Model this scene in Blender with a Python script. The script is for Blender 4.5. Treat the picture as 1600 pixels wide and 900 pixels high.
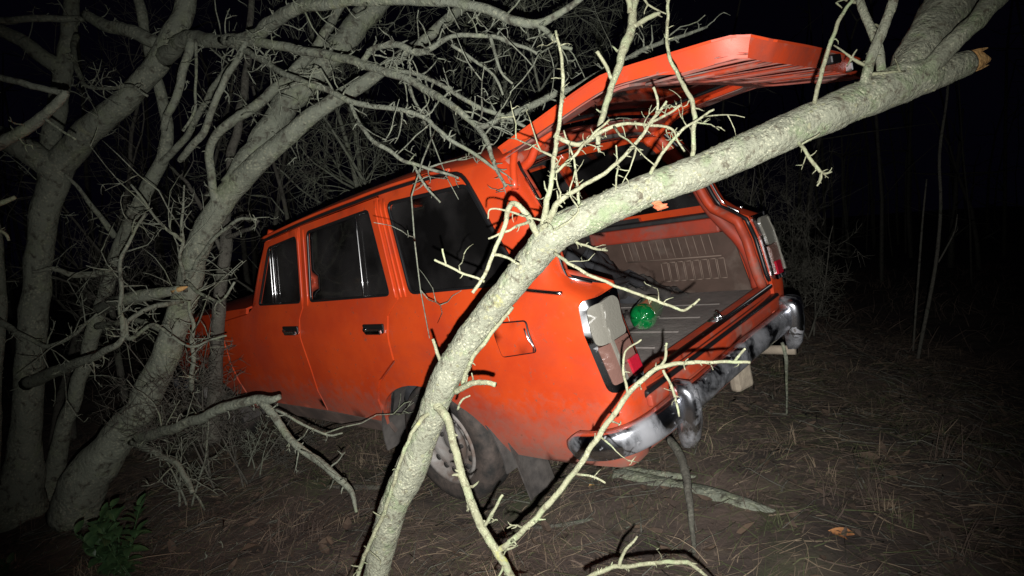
import bpy, math, random
import numpy as np
from mathutils import Matrix, Vector, noise
from mathutils.geometry import delaunay_2d_cdt
rad = math.radians
rng = np.random.default_rng(11); random.seed(11)
sc = bpy.context.scene
for o in list(bpy.data.objects): bpy.data.objects.remove(o)
COL = sc.collection

# ------------------------------------------------------------------ camera
F = 1050.0                      # focal length in pixels of the 1600 px wide photograph
CAM = np.array([0.0, 0.0, 1.42])
th, ro = rad(5), rad(4)
_r0 = np.array([1, 0, 0.]); _d0 = np.array([0, -math.sin(th), -math.cos(th)]); FWD = np.array([0, math.cos(th), -math.sin(th)])
RGT = math.cos(ro)*_r0 + math.sin(ro)*_d0; DWN = -math.sin(ro)*_r0 + math.cos(ro)*_d0
CW = np.c_[RGT, DWN, FWD]
cd = bpy.data.cameras.new('camera'); cam = bpy.data.objects.new('camera', cd); COL.objects.link(cam)
cd.sensor_width = 36; cd.lens = F/1600*36; cd.clip_start = .05; cd.clip_end = 400
m = Matrix.Identity(4)
for i in range(3): m[i][0] = RGT[i]; m[i][1] = -DWN[i]; m[i][2] = -FWD[i]; m[i][3] = CAM[i]
cam.matrix_world = m; sc.camera = cam
# ------------------------------------------------------------------ night sky, moonless: almost nothing
w = bpy.data.worlds.new('World'); sc.world = w; w.use_nodes = True
nt = w.node_tree; bg = nt.nodes['Background']; sky = nt.nodes.new('ShaderNodeTexSky'); sky.sky_type = 'NISHITA'
sky.sun_disc = False; sky.sun_elevation = rad(-6); sky.sun_rotation = rad(200)
bg.inputs[1].default_value = 0.08; nt.links.new(sky.outputs[0], bg.inputs[0])
bg2 = nt.nodes.new('ShaderNodeBackground'); bg2.inputs[0].default_value = (.30, .25, .75, 1); bg2.inputs[1].default_value = .0022      # overcast night glow
ads = nt.nodes.new('ShaderNodeAddShader'); nt.links.new(bg.outputs[0], ads.inputs[0]); nt.links.new(bg2.outputs[0], ads.inputs[1]); nt.links.new(ads.outputs[0], nt.nodes['World Output'].inputs[0])
sun = bpy.data.lights.new('moon', 'SUN'); sun.energy = 0.002; sun.angle = rad(5); sun.color = (.8, .85, 1)
so = bpy.data.objects.new('moon', sun); COL.objects.link(so); so.rotation_euler = (rad(50), 0, rad(30))
# ------------------------------------------------------------------ the torch that lit the photograph, held just under the lens
fl = bpy.data.lights.new('hand_torch', 'SPOT'); fl.energy = 510; fl.color = (1.0, .985, .955); fl.shadow_soft_size = .006
fl.spot_size = rad(87); fl.spot_blend = 1.0
fo = bpy.data.objects.new('hand_torch', fl); COL.objects.link(fo)
fpos = CAM + .065*DWN + .012*RGT - .02*FWD
faim = CW @ np.array([(805-800)/F, (425-450)/F, 1.0])
fo.matrix_world = Matrix.Translation(Vector(fpos)) @ Vector(faim).to_track_quat('-Z', 'Y').to_matrix().to_4x4()
vs = sc.view_settings; vs.view_transform = 'Standard'; vs.look = 'None'; vs.exposure = 0; vs.gamma = 1; vs.use_curve_mapping = False
sc.render.engine = 'CYCLES'

# ------------------------------------------------------------------ helpers
def at(u, v, d): return CAM + CW @ np.array([(u-800)/F*d, (v-450)/F*d, d])
def tag(o, label=None, cat=None, group=None, kind=None):
    if label: o['label'] = label
    if cat: o['category'] = cat
    if group: o['group'] = group
    if kind: o['kind'] = kind
    return o
def empty(name, loc=(0, 0, 0)):
    o = bpy.data.objects.new(name, None); COL.objects.link(o); o.location = loc; o.empty_display_size = .1
    return o
def link(name, me, mat, parent=None):
    o = bpy.data.objects.new(name, me); COL.objects.link(o)
    if mat is not None and not me.materials: me.materials.append(mat)
    if parent is not None: o.parent = parent
    return o
def to_mesh(name, V, Fs, smooth=True):
    me = bpy.data.meshes.new(name); me.from_pydata(np.asarray(V, float).tolist(), [], [list(map(int, f)) for f in Fs])
    if smooth: me.polygons.foreach_set('use_smooth', [True]*len(me.polygons))
    me.update(); return me
class MB:
    def __init__(s): s.V = []; s.F = []; s.n = 0
    def add(s, V, Fs):
        V = np.asarray(V, float); s.V.append(V); s.F += [[i+s.n for i in f] for f in Fs]; s.n += len(V); return s
    def build(s, name, mat, parent=None, loc=(0, 0, 0), smooth=True):
        V = np.concatenate(s.V) if s.V else np.zeros((0, 3))
        o = link(name, to_mesh(name, V-np.asarray(loc), s.F, smooth), mat, parent); 
        if parent is None: o.location = loc
        return o
def catmull(P, per=6):
    P = np.asarray(P, float)
    if len(P) < 3: 
        t = np.linspace(0, 1, per+1)[:, None]; return P[0]*(1-t)+P[1]*t
    Q = np.vstack([2*P[0]-P[1], P, 2*P[-1]-P[-2]]); out = []
    for i in range(1, len(Q)-2):
        p0, p1, p2, p3 = Q[i-1:i+3]
        for k in range(per):
            t = k/per
            out.append(.5*((2*p1)+(-p0+p2)*t+(2*p0-5*p1+4*p2-p3)*t*t+(-p0+3*p1-3*p2+p3)*t**3))
    out.append(P[-1]); return np.array(out)
def unit(v): return v/(np.linalg.norm(v)+1e-12)
def tube(P, r, sides=6, cap=True, rough=0, rfreq=8., closed=False):
    P = np.asarray(P, float); n = len(P); r = np.broadcast_to(np.asarray(r, float), (n,))
    T = np.gradient(P, axis=0) if n > 2 else np.array([P[1]-P[0]]*2)
    T /= np.linalg.norm(T, axis=1)[:, None]+1e-12
    a = np.array([0, 0, 1.]) if abs(T[0][2]) < .9 else np.array([1., 0, 0])
    N = unit(np.cross(T[0], a)); NN = np.empty((n, 3))
    for i in range(n):
        N = N - T[i]*(N@T[i]); N = N/(math.sqrt(N@N)+1e-12); NN[i] = N
    B = np.cross(T, NN); ang = np.arange(sides)*2*math.pi/sides
    dirs = NN[:, None]*np.cos(ang)[None, :, None] + B[:, None]*np.sin(ang)[None, :, None]
    R = np.repeat(r[:, None], sides, 1)
    V = (P[:, None]+dirs*R[..., None]).reshape(-1, 3)
    if rough:
        f = np.array([noise.noise(Vector(v*rfreq)) + .5*noise.noise(Vector(v*rfreq*2.7)) + .35*noise.noise(Vector(v*rfreq*6.3)) for v in V]).reshape(n, sides)
        R = R*(1+rough*f); V = (P[:, None]+dirs*R[..., None]).reshape(-1, 3)
    Fs = []
    for i in range(n-1):
        b = i*sides
        for k in range(sides):
            k2 = (k+1) % sides; Fs.append((b+k, b+k2, b+sides+k2, b+sides+k))
    if closed:
        b = (n-1)*sides
        for k in range(sides): k2 = (k+1) % sides; Fs.append((b+k, b+k2, k2, k))
    elif cap: Fs += [tuple(range(sides))[::-1], tuple(range((n-1)*sides, n*sides))]
    return V, Fs
def boxVF(c, s, R=None):
    c = np.asarray(c, float); s = np.asarray(s, float)/2
    V = np.array([(x, y, z) for x in (-1, 1) for y in (-1, 1) for z in (-1, 1)])*s
    if R is not None: V = V@np.asarray(R).T
    return V+c, [(0, 1, 3, 2), (4, 6, 7, 5), (0, 4, 5, 1), (2, 3, 7, 6), (0, 2, 6, 4), (1, 5, 7, 3)]
def bevel(o, wd=.006, seg=2):
    b = o.modifiers.new('bevel', 'BEVEL'); b.width = wd; b.segments = seg; b.limit_method = 'ANGLE'; b.angle_limit = rad(35); b.harden_normals = False
    return o
def lathe(prof, axis=1, n=32, c=(0, 0, 0)):
    """prof: list of (r, h) ; revolve about the y axis"""
    V = []; Fs = []
    for k in range(n):
        a = 2*math.pi*k/n
        for r_, h in prof: V.append((c[0]+r_*math.cos(a), c[1]+h, c[2]+r_*math.sin(a)))
    m_ = len(prof)
    for k in range(n):
        k2 = (k+1) % n
        for i in range(m_-1): Fs.append((k*m_+i, k*m_+i+1, k2*m_+i+1, k2*m_+i))
    return np.array(V), Fs

# ------------------------------------------------------------------ materials
def mat(name, col, rough=.6, metal=0, spec=.5, coat=0, var=None, vscale=8., bump=0, bscale=40., trans=0, layers=(), coords='Object', emit=None, detail=6):
    m_ = bpy.data.materials.new(name); m_.use_nodes = True; t = m_.node_tree; N = t.nodes; L = t.links
    b = N['Principled BSDF']; b.inputs['Roughness'].default_value = rough; b.inputs['Metallic'].default_value = metal
    b.inputs['Specular IOR Level'].default_value = spec; b.inputs['Coat Weight'].default_value = coat; b.inputs['Coat Roughness'].default_value = .12
    b.inputs['Transmission Weight'].default_value = trans
    tc = N.new('ShaderNodeTexCoord')
    def nz(scale, det=6, dist=0.):
        n_ = N.new('ShaderNodeTexNoise'); n_.inputs['Scale'].default_value = scale; n_.inputs['Detail'].default_value = det; n_.inputs['Distortion'].default_value = dist
        n_.inputs['Roughness'].default_value = .62
        L.new(tc.outputs[coords], n_.inputs['Vector']); return n_
    def ramp(src, lo, hi):
        r_ = N.new('ShaderNodeMapRange'); r_.inputs['From Min'].default_value = lo; r_.inputs['From Max'].default_value = hi; r_.clamp = True
        L.new(src, r_.inputs['Value']); return r_.outputs[0]
    cur = None
    if var is not None:
        mx = N.new('ShaderNodeMix'); mx.data_type = 'RGBA'; mx.inputs[6].default_value = (*col, 1); mx.inputs[7].default_value = (*var, 1)
        L.new(ramp(nz(vscale, detail).outputs[0], .38, .62), mx.inputs[0]); cur = mx.outputs[2]
    rcur = None; mcur = None
    for (lc, sc_, lo, hi, lr, height) in layers:     # extra colour patches: lichen, dust, mud ; height = (z0, z1) adds more below
        mx = N.new('ShaderNodeMix'); mx.data_type = 'RGBA'
        if cur is None: mx.inputs[6].default_value = (*col, 1)
        else: L.new(cur, mx.inputs[6])
        mx.inputs[7].default_value = (*lc, 1)
        src = nz(sc_, 8, .4).outputs[0]
        if height:
            sp = N.new('ShaderNodeSeparateXYZ'); L.new(tc.outputs[coords], sp.inputs[0])
            hr = N.new('ShaderNodeMapRange'); hr.inputs['From Min'].default_value = height[0]; hr.inputs['From Max'].default_value = height[1]
            hr.inputs['To Min'].default_value = height[2]; hr.inputs['To Max'].default_value = height[3]; L.new(sp.outputs[2], hr.inputs['Value'])
            ad = N.new('ShaderNodeMath'); ad.operation = 'ADD'; L.new(src, ad.inputs[0]); L.new(hr.outputs[0], ad.inputs[1]); src = ad.outputs[0]
        fac = ramp(src, lo, hi); L.new(fac, mx.inputs[0]); cur = mx.outputs[2]
        if metal > .5:
            mm = N.new('ShaderNodeMix'); mm.data_type = 'FLOAT'; L.new(fac, mm.inputs[0]); mm.inputs[3].default_value = 0
            if mcur is None: mm.inputs[2].default_value = metal
            else: L.new(mcur, mm.inputs[2])
            mcur = mm.outputs[0]; L.new(mcur, b.inputs['Metallic'])
        if lr is not None:
            mr = N.new('ShaderNodeMix'); mr.data_type = 'FLOAT'; L.new(fac, mr.inputs[0])
            if rcur is None: mr.inputs[2].default_value = rough
            else: L.new(rcur, mr.inputs[2])
            mr.inputs[3].default_value = lr; rcur = mr.outputs[0]
    if cur is None: b.inputs['Base Color'].default_value = (*col, 1)
    else: L.new(cur, b.inputs['Base Color'])
    if rcur is not None: L.new(rcur, b.inputs['Roughness'])
    if bump:
        bn = N.new('ShaderNodeBump'); bn.inputs['Strength'].default_value = bump; bn.inputs['Distance'].default_value = .01
        L.new(nz(bscale, 8).outputs[0], bn.inputs['Height']); L.new(bn.outputs[0], b.inputs['Normal'])
    return m_
DUST = (.17, .125, .10)
M = {}
M['paint'] = mat('car_paint', (.68, .072, .013), .42, coat=.2, var=(.56, .052, .012), vscale=3.5, bump=.02, bscale=260,
    layers=(((.44, .050, .020), 2.3, .48, .72, .6, None), ((.235, .15, .12), 26, .30, 1.30, .85, (.20, .58, .62, -.30)), ((.22, .075, .045), 34, .62, .74, .8, None), ((.20, .15, .125), 70, .69, .74, .9, (.25, .9, .05, -.03))))
M['paint_dusty'] = mat('dusty_inner_paint', (.40, .085, .055), .7, var=(.27, .09, .07), vscale=8, bump=.08, bscale=60, layers=(((.26, .17, .15), 6, .50, .68, .9, None), ((.10, .04, .03), 17, .6, .72, .9, None)))
M['paint_worn'] = mat('car_paint_worn', (.50, .05, .012), .55, var=(.33, .05, .025), vscale=9, bump=.05, bscale=120,
    layers=(((.24, .15, .12), 7, .52, .70, .85, None),))
M['paint_inner'] = mat('car_paint_inner', (.40, .045, .02), .6, var=(.28, .05, .03), vscale=7, layers=(((.16, .10, .085), 6, .50, .72, .85, None),))
M['chrome'] = mat('chrome', (.72, .73, .75), .14, metal=1, bump=.03, bscale=18, layers=(((.20, .18, .17), 9, .55, .78, .55, None),))
M['bumper'] = mat('bumper_chrome', (.74, .76, .82), .20, metal=1, bump=.10, bscale=9, layers=(((.22, .215, .22), 5, .44, .82, .45, None), ((.10, .085, .075), 19, .62, .72, .9, None)))
M['bright_trim'] = mat('bright_trim', (.75, .75, .76), .22, metal=1)
M['rubber'] = mat('rubber', (.012, .012, .013), .55, var=(.03, .028, .027), vscale=20)
M['seal'] = mat('window_seal', (.010, .010, .011), .38)
M['tyre'] = mat('tyre_rubber', (.022, .021, .02), .85, var=(.09, .07, .06), vscale=12, bump=.3, bscale=60)
M['rim'] = mat('wheel_steel', (.30, .285, .27), .5, metal=.1, layers=(((.16, .12, .10), 9, .44, .62, .85, None),))
M['rimdark'] = mat('wheel_hole', (.035, .032, .03), .8)
M['mud'] = mat('muddy_rubber', (.085, .075, .068), .9, var=(.028, .025, .024), vscale=9, bump=.4, bscale=25)
M['liner'] = mat('wheel_well', (.105, .095, .088), .9, var=(.05, .045, .042), vscale=7, bump=.3, bscale=30)
M['under'] = mat('underbody', (.035, .03, .028), .9, var=(.08, .07, .06), vscale=6)
M['sill'] = mat('dirty_sill', (.17, .12, .10), .85, var=(.10, .075, .065), vscale=8, bump=.2, bscale=50)
M['interior'] = mat('dark_vinyl', (.022, .021, .022), .6, var=(.04, .037, .036), vscale=10, bump=.1, bscale=50)
M['headliner'] = mat('headliner', (.10, .09, .08), .9, var=(.07, .065, .06), vscale=5)
M['trim'] = mat('brown_trim', (.085, .052, .040), .75, var=(.065, .040, .030), vscale=9, layers=(((.15, .115, .095), 6, .50, .75, .9, None),))
M['rib'] = mat('trim_rib', (.20, .145, .115), .75)
M['carpet'] = mat('boot_floor', (.15, .132, .122), .95, var=(.22, .195, .18), vscale=5, bump=.5, bscale=35, layers=(((.15, .13, .115), 9, .55, .75, .95, None),))
M['lens_white'] = mat('clear_lens', (.19, .182, .155), .28, coat=.25, bump=.25, bscale=120)
M['lens_amber'] = mat('faded_lens', (.17, .092, .075), .25, coat=.3, bump=.25, bscale=120)
M['lens_red'] = mat('red_reflector', (.42, .012, .03), .12, coat=.6, bump=.3, bscale=300)
M['black_metal'] = mat('black_metal', (.02, .02, .02), .4, metal=.5)
def glass(name, tint, refl=.55):
    m_ = bpy.data.materials.new(name); m_.use_nodes = True; t = m_.node_tree; N = t.nodes; L = t.links; N.remove(N['Principled BSDF'])
    tr = N.new('ShaderNodeBsdfTransparent'); tr.inputs[0].default_value = (*tint, 1); gl = N.new('ShaderNodeBsdfGlossy'); gl.inputs['Roughness'].default_value = .06
    df = N.new('ShaderNodeBsdfDiffuse'); df.inputs[0].default_value = (.16, .15, .15, 1)
    fr = N.new('ShaderNodeFresnel'); fr.inputs[0].default_value = 1.5; mx = N.new('ShaderNodeMixShader'); mx2 = N.new('ShaderNodeMixShader')
    n_ = N.new('ShaderNodeTexNoise'); n_.inputs['Scale'].default_value = 3; n_.inputs['Detail'].default_value = 5
    tc = N.new('ShaderNodeTexCoord'); L.new(tc.outputs['Object'], n_.inputs['Vector'])
    rp = N.new('ShaderNodeMapRange'); rp.inputs['From Min'].default_value = .4; rp.inputs['From Max'].default_value = .75; rp.inputs['To Min'].default_value = .03; rp.inputs['To Max'].default_value = .22
    L.new(n_.outputs[0], rp.inputs[0]); L.new(rp.outputs[0], mx2.inputs[0])
    L.new(tr.outputs[0], mx2.inputs[1]); L.new(df.outputs[0], mx2.inputs[2])
    L.new(fr.outputs[0], mx.inputs[0]); L.new(mx2.outputs[0], mx.inputs[1]); L.new(gl.outputs[0], mx.inputs[2])
    L.new(mx.outputs[0], N['Material Output'].inputs[0]); return m_
M['glass'] = glass('dusty_window_glass', (.24, .25, .26))
def bark(name, base, dark, speck, green, yellow, sc_=1., amp=1.):
    m_ = bpy.data.materials.new(name); m_.use_nodes = True; t = m_.node_tree; N = t.nodes; L = t.links; b = N['Principled BSDF']; b.inputs['Roughness'].default_value = .92; b.inputs['Specular IOR Level'].default_value = .25
    tc = N.new('ShaderNodeTexCoord')
    def nz(scale, det=8, ds=.3):
        n_ = N.new('ShaderNodeTexNoise'); n_.inputs['Scale'].default_value = scale*sc_; n_.inputs['Detail'].default_value = det; n_.inputs['Roughness'].default_value = .65; n_.inputs['Distortion'].default_value = ds; L.new(tc.outputs['Object'], n_.inputs['Vector']); return n_.outputs[0]
    def vo(scale, feat='F1'):
        v_ = N.new('ShaderNodeTexVoronoi'); v_.inputs['Scale'].default_value = scale*sc_; v_.feature = feat
        w_ = N.new('ShaderNodeVectorMath'); w_.operation = 'MULTIPLY_ADD'; n_ = N.new('ShaderNodeTexNoise'); n_.inputs['Scale'].default_value = scale*sc_*1.3; L.new(tc.outputs['Object'], n_.inputs['Vector'])
        L.new(n_.outputs['Color'], w_.inputs[0]); w_.inputs[1].default_value = (.6/(scale*sc_),)*3; L.new(tc.outputs['Object'], w_.inputs[2]); L.new(w_.outputs[0], v_.inputs['Vector']); return v_.outputs['Distance']
    def rp(src, lo, hi):
        r_ = N.new('ShaderNodeMapRange'); r_.inputs['From Min'].default_value = lo; r_.inputs['From Max'].default_value = hi; L.new(src, r_.inputs['Value']); return r_.outputs[0]
    def mx(fac, a, c):
        x_ = N.new('ShaderNodeMix'); x_.data_type = 'RGBA'; L.new(fac, x_.inputs[0])
        if isinstance(a, tuple): x_.inputs[6].default_value = (*a, 1)
        else: L.new(a, x_.inputs[6])
        x_.inputs[7].default_value = (*c, 1); return x_.outputs[2]
    c = mx(rp(nz(9), .35, .65), base, tuple(.72*k for k in base))
    c = mx(rp(nz(14), .52, .66), c, green)
    k_ = N.new('ShaderNodeMath'); k_.operation = 'MULTIPLY'; L.new(rp(vo(150), .5, .12), k_.inputs[0]); L.new(rp(nz(17), .42, .58), k_.inputs[1]); c = mx(k_.outputs[0], c, speck)
    c = mx(rp(nz(48), .53, .66), c, dark)
    c = mx(rp(nz(6.5), .64, .72), c, yellow)
    L.new(c, b.inputs['Base Color'])
    h = N.new('ShaderNodeMath'); h.operation = 'MULTIPLY_ADD'; L.new(nz(30), h.inputs[0]); h.inputs[1].default_value = 1.5; L.new(nz(120), h.inputs[2])
    bn = N.new('ShaderNodeBump'); bn.inputs['Strength'].default_value = .8*amp; bn.inputs['Distance'].default_value = .010/sc_; L.new(h.outputs[0], bn.inputs['Height']); L.new(bn.outputs[0], b.inputs['Normal']); return m_
M['bark_pale'] = bark('lichen_bark', (.255, .262, .195), (.10, .088, .062), (.42, .415, .30), (.20, .24, .14), (.36, .34, .11), 1., 1.1)
M['bark_twig'] = bark('twig_bark', (.24, .24, .155), (.12, .11, .07), (.36, .37, .25), (.22, .26, .15), (.33, .33, .08), 1.4, .7)
M['bark_grey'] = bark('grey_bark', (.245, .262, .205), (.085, .08, .062), (.36, .365, .27), (.225, .25, .165), (.29, .29, .16), .42, .75)
M['bark_dark'] = bark('dark_bark', (.125, .118, .098), (.05, .045, .038), (.17, .165, .135), (.10, .11, .08), (.14, .13, .08), .5, .8)
M['wood'] = mat('fresh_wood', (.62, .38, .15), .8, var=(.48, .26, .09), vscale=40, bump=.6, bscale=90)
M['pale_wood'] = mat('pale_cut_wood', (.34, .29, .22), .85, var=(.24, .20, .155), vscale=14, bump=.4, bscale=60)
M['soil'] = mat('forest_soil', (.092, .066, .053), .95, var=(.046, .035, .029), vscale=2.2, bump=1.0, bscale=24, coords='Object',
    layers=(((.088, .068, .048), 5, .50, .68, None, None), ((.045, .055, .024), 1.7, .56, .70, None, None)))
M['straw'] = mat('dry_grass', (.29, .225, .15), .9, var=(.15, .108, .076), vscale=4)
M['straw_dark'] = mat('rotten_grass', (.135, .098, .074), .95, var=(.08, .058, .047), vscale=4)
M['moss'] = mat('green_grass', (.075, .092, .038), .9, var=(.10, .10, .05), vscale=5)
M['litter'] = mat('leaf_litter', (.105, .070, .046), .9, var=(.055, .038, .030), vscale=6)
M['leaf'] = mat('evergreen_leaf', (.055, .108, .04), .45, var=(.032, .07, .03), vscale=16, bump=.15, bscale=40)
M['deadleaf'] = mat('dead_leaf', (.42, .19, .07), .8, var=(.28, .11, .04), vscale=25, bump=.4, bscale=60)
M['redleaf'] = mat('rusty_leaf', (.46, .12, .05), .8, var=(.30, .07, .03), vscale=30, bump=.4, bscale=60)
M['cloth'] = mat('pale_cloth', (.52, .56, .64), .9, var=(.40, .44, .52), vscale=12, bump=.3, bscale=30)
M['bag'] = mat('dark_cloth', (.05, .052, .058), .85, var=(.028, .028, .032), vscale=9, bump=.5, bscale=20)
M['green'] = mat('green_plastic', (.004, .26, .06), .07, coat=.5, trans=.6, var=(.006, .34, .08), vscale=9)

# ------------------------------------------------------------------ ground
def sat(x, a, k): return np.where(x > a, a+k*np.tanh((x-a)/k), x)
def gz0(x, y):
    sx = -sat(-sat(np.asarray(x, float), .55, .5), 3.2, 1.5) - 1.3*np.clip(np.asarray(x, float)-1.0, 0, 3.5)*np.clip((np.asarray(y, float)-1.5)/2, 0, 1); sy = sat(np.asarray(y, float), 5.0, 2.0)
    return -1.423 + .169*sx + .0846*sy + CAM[2]
def gz(x, y):
    v = Vector((x*.9, y*.9, 3.1)); 
    return float(gz0(x, y)) + .05*noise.noise(v) + .035*noise.noise(v*3.1) + .020*noise.noise(v*7.3) + .010*noise.noise(v*17.) - .02
_gx = np.linspace(-12, 12, 481); _gy = np.linspace(-2, 16, 361); GZ = np.array([[gz(x, y) for x in _gx] for y in _gy])
def gzv(x, y):
    fx = np.clip((x+12)/.05, 0, 479.999); fy = np.clip((y+2)/.05, 0, 359.999); i = fx.astype(int); j = fy.astype(int); a = fx-i; b = fy-j
    return GZ[j, i]*(1-a)*(1-b)+GZ[j, i+1]*a*(1-b)+GZ[j+1, i]*(1-a)*b+GZ[j+1, i+1]*a*b
def ground_hit(u, v):
    d0, d1 = .5, 30.
    for d in np.arange(.6, 30, .08):
        p = at(u, v, d)
        if p[2] < gz(p[0], p[1]): return p
    return at(u, v, 20)
def make_ground():
    xs = np.unique(np.r_[np.linspace(-60, -6, 28), np.linspace(-6, 5, 221), np.linspace(5, 60, 28)])
    ys = np.unique(np.r_[np.linspace(-40, -1, 24), np.linspace(-1, 8.5, 191), np.linspace(8.5, 90, 36)])
    V = [(x, y, gz(x, y)) for y in ys for x in xs]; nx = len(xs)
    Fs = [(j*nx+i, j*nx+i+1, (j+1)*nx+i+1, (j+1)*nx+i) for j in range(len(ys)-1) for i in range(nx-1)]
    tag(link('ground', to_mesh('ground', V, Fs), M['soil']), kind='structure')
make_ground()

_cn = np.array([[noise.noise(Vector((x*1.3, y*1.3, 2.))) for x in np.arange(-12, 12, .1)] for y in np.arange(-2, 16, .1)])
def blades(n, region, hgt, wid, flat, seed, clump=.8):
    """n curved grass blades lying on the ground, returned as vertices and faces"""
    g = np.random.default_rng(seed); (x0, x1, y0, y1) = region
    x = g.uniform(x0, x1, n*3); y = g.uniform(y0, y1, n*3); cl = _cn[np.clip(((y+2)*10+3*seed).astype(int), 0, 179), np.clip(((x+12)*10).astype(int), 0, 239)]
    k = np.nonzero(g.random(n*3) < .55+clump*cl)[0][:n]; x = x[k]; y = y[k]; n = len(k)
    p = np.stack([x, y, gzv(x, y)-.004], -1); dirn = _cn[np.clip(((y+2)*7).astype(int), 0, 179), np.clip(((x+12)*7).astype(int), 0, 239)]*5
    a = np.where(g.random(n) < .35, g.uniform(0, 6.283, n), dirn+g.normal(.2, .6, n)); ln = g.uniform(*hgt, n); el = abs(g.normal(flat, .25, n))
    d = np.stack([np.cos(a)*np.cos(el), np.sin(a)*np.cos(el), np.sin(el)], -1); s_ = np.stack([-np.sin(a), np.cos(a), g.normal(0, .4, n)], -1)*(wid*g.uniform(.5, 1.5, n))[:, None]
    bend = np.stack([g.normal(0, .3, n), g.normal(0, .3, n), -g.uniform(.1, .9, n)*el], -1); V = []
    for i, t in enumerate((0, .4, .75, 1.0)):
        c = p+(d*t+bend*t*t)*ln[:, None]; c[:, 2] = np.maximum(c[:, 2], gzv(c[:, 0], c[:, 1])+.002); ws = (1, .9, .65, .12)[i]; V += [c-s_*ws, c+s_*ws]
    V = np.stack(V, 1).reshape(-1, 3); b = (np.arange(n)*8)[:, None]
    Fs = np.concatenate([b+np.array([[2*i, 2*i+1, 2*i+3, 2*i+2]]) for i in range(3)]); return V, Fs.tolist()
def grass():
    for nm, n, reg, h, wd, el, mt, lb, sd in (
        ('dry_grass', 26000, (-4.5, 4.2, 1.0, 7.5), (.04, .20), .0012, .16, 'straw', 'tan dry grass stems lying flat over the forest floor', 1),
        ('rotten_grass', 60000, (-4.5, 4.2, 1.0, 7.5), (.03, .15), .0017, .22, 'straw_dark', 'dark rotten grass matted on the soil around the car', 2),
        ('green_grass', 15000, (-3.0, 3.2, 1.2, 5.0), (.04, .14), .0013, .3, 'moss', 'sparse green grass in the soil behind the car', 3),
        ('far_grass', 9000, (-9, 10, 5.5, 14), (.15, .45), .004, .75, 'straw_dark', 'tall dead grass fading into the dark behind the car', 4)):
        V, Fs = blades(n, reg, h, wd, el, sd)
        tag(link(nm, to_mesh(nm, V, Fs), M[mt]), lb, 'grass', kind='stuff')
    # litter: curled dead leaf scraps, and short sticks
    g = np.random.default_rng(5); V = []; Fs = []
    for k in range(15000):
        x, y = g.uniform(-4.2, 4), g.uniform(1, 7); z = float(gzv(np.array(x), np.array(y)))+g.uniform(0, .012); a = g.uniform(0, 6.28); L = g.uniform(.004, .011)*math.exp(g.normal(0, .5)); b = len(V)
        u_ = np.array([math.cos(a), math.sin(a), g.normal(0, .25)]); v_ = np.array([-math.sin(a), math.cos(a), g.normal(0, .3)])*.55
        c = np.array([x, y, z])
        V += [c-u_*L, c-v_*L+(0, 0, L*.3), c+u_*L, c+v_*L+(0, 0, L*.35)]; Fs += [(b, b+1, b+2), (b, b+2, b+3)]
    for k in range(1500):        # larger curled leaves
        x, y = g.uniform(-4.0, 3.6), g.uniform(1.2, 6.5); a = g.uniform(0, 6.28); L = g.uniform(.018, .042); z = float(gzv(np.array(x), np.array(y)))+.006; b = len(V); c = np.array([x, y, z]); tl = g.normal(0, .35)
        u_ = np.array([math.cos(a), math.sin(a), tl]); v_ = np.array([-math.sin(a), math.cos(a), g.normal(0, .3)]); cu = g.uniform(.1, .5)
        for t, ww in ((-1, .04), (-.4, .42), (.3, .46), (1, .05)): q = c+u_*L*t+np.array([0, 0, L*cu*t*t]); V += [q-v_*L*ww+(0, 0, L*ww*.5), q+(0, 0, -.001), q+v_*L*ww+(0, 0, L*ww*.5)]
        for i in range(3):
            for j in (0, 1): q = b+i*3+j; Fs.append((q, q+1, q+4, q+3))
    tag(link('leaf_litter', to_mesh('leaf_litter', V, Fs, False), M['litter']), 'brown scraps of dead leaves scattered over the soil', 'leaf litter', kind='stuff')
    mb = MB()
    for k in range(2200):
        x, y = g.uniform(-4.2, 3.5), g.uniform(1.2, 6.5); a = g.uniform(0, 6.28); L = g.uniform(.06, .35); r = g.uniform(.0015, .0045)
        pts = []
        for t in (0, .33, .66, 1):
            px, py = x+math.cos(a)*L*t, y+math.sin(a)*L*t; pts.append((px+g.normal(0, .006), py+g.normal(0, .006), gz(px, py)+.008+abs(g.normal(0, .012))))
        mb.add(*tube(pts, np.array([r, r*.9, r*.7, r*.4]), 4))
    tag(mb.build('fallen_twigs', M['bark_dark']), 'thin dead twigs littering the ground between the tree and the car', 'twigs', kind='stuff')
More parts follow.
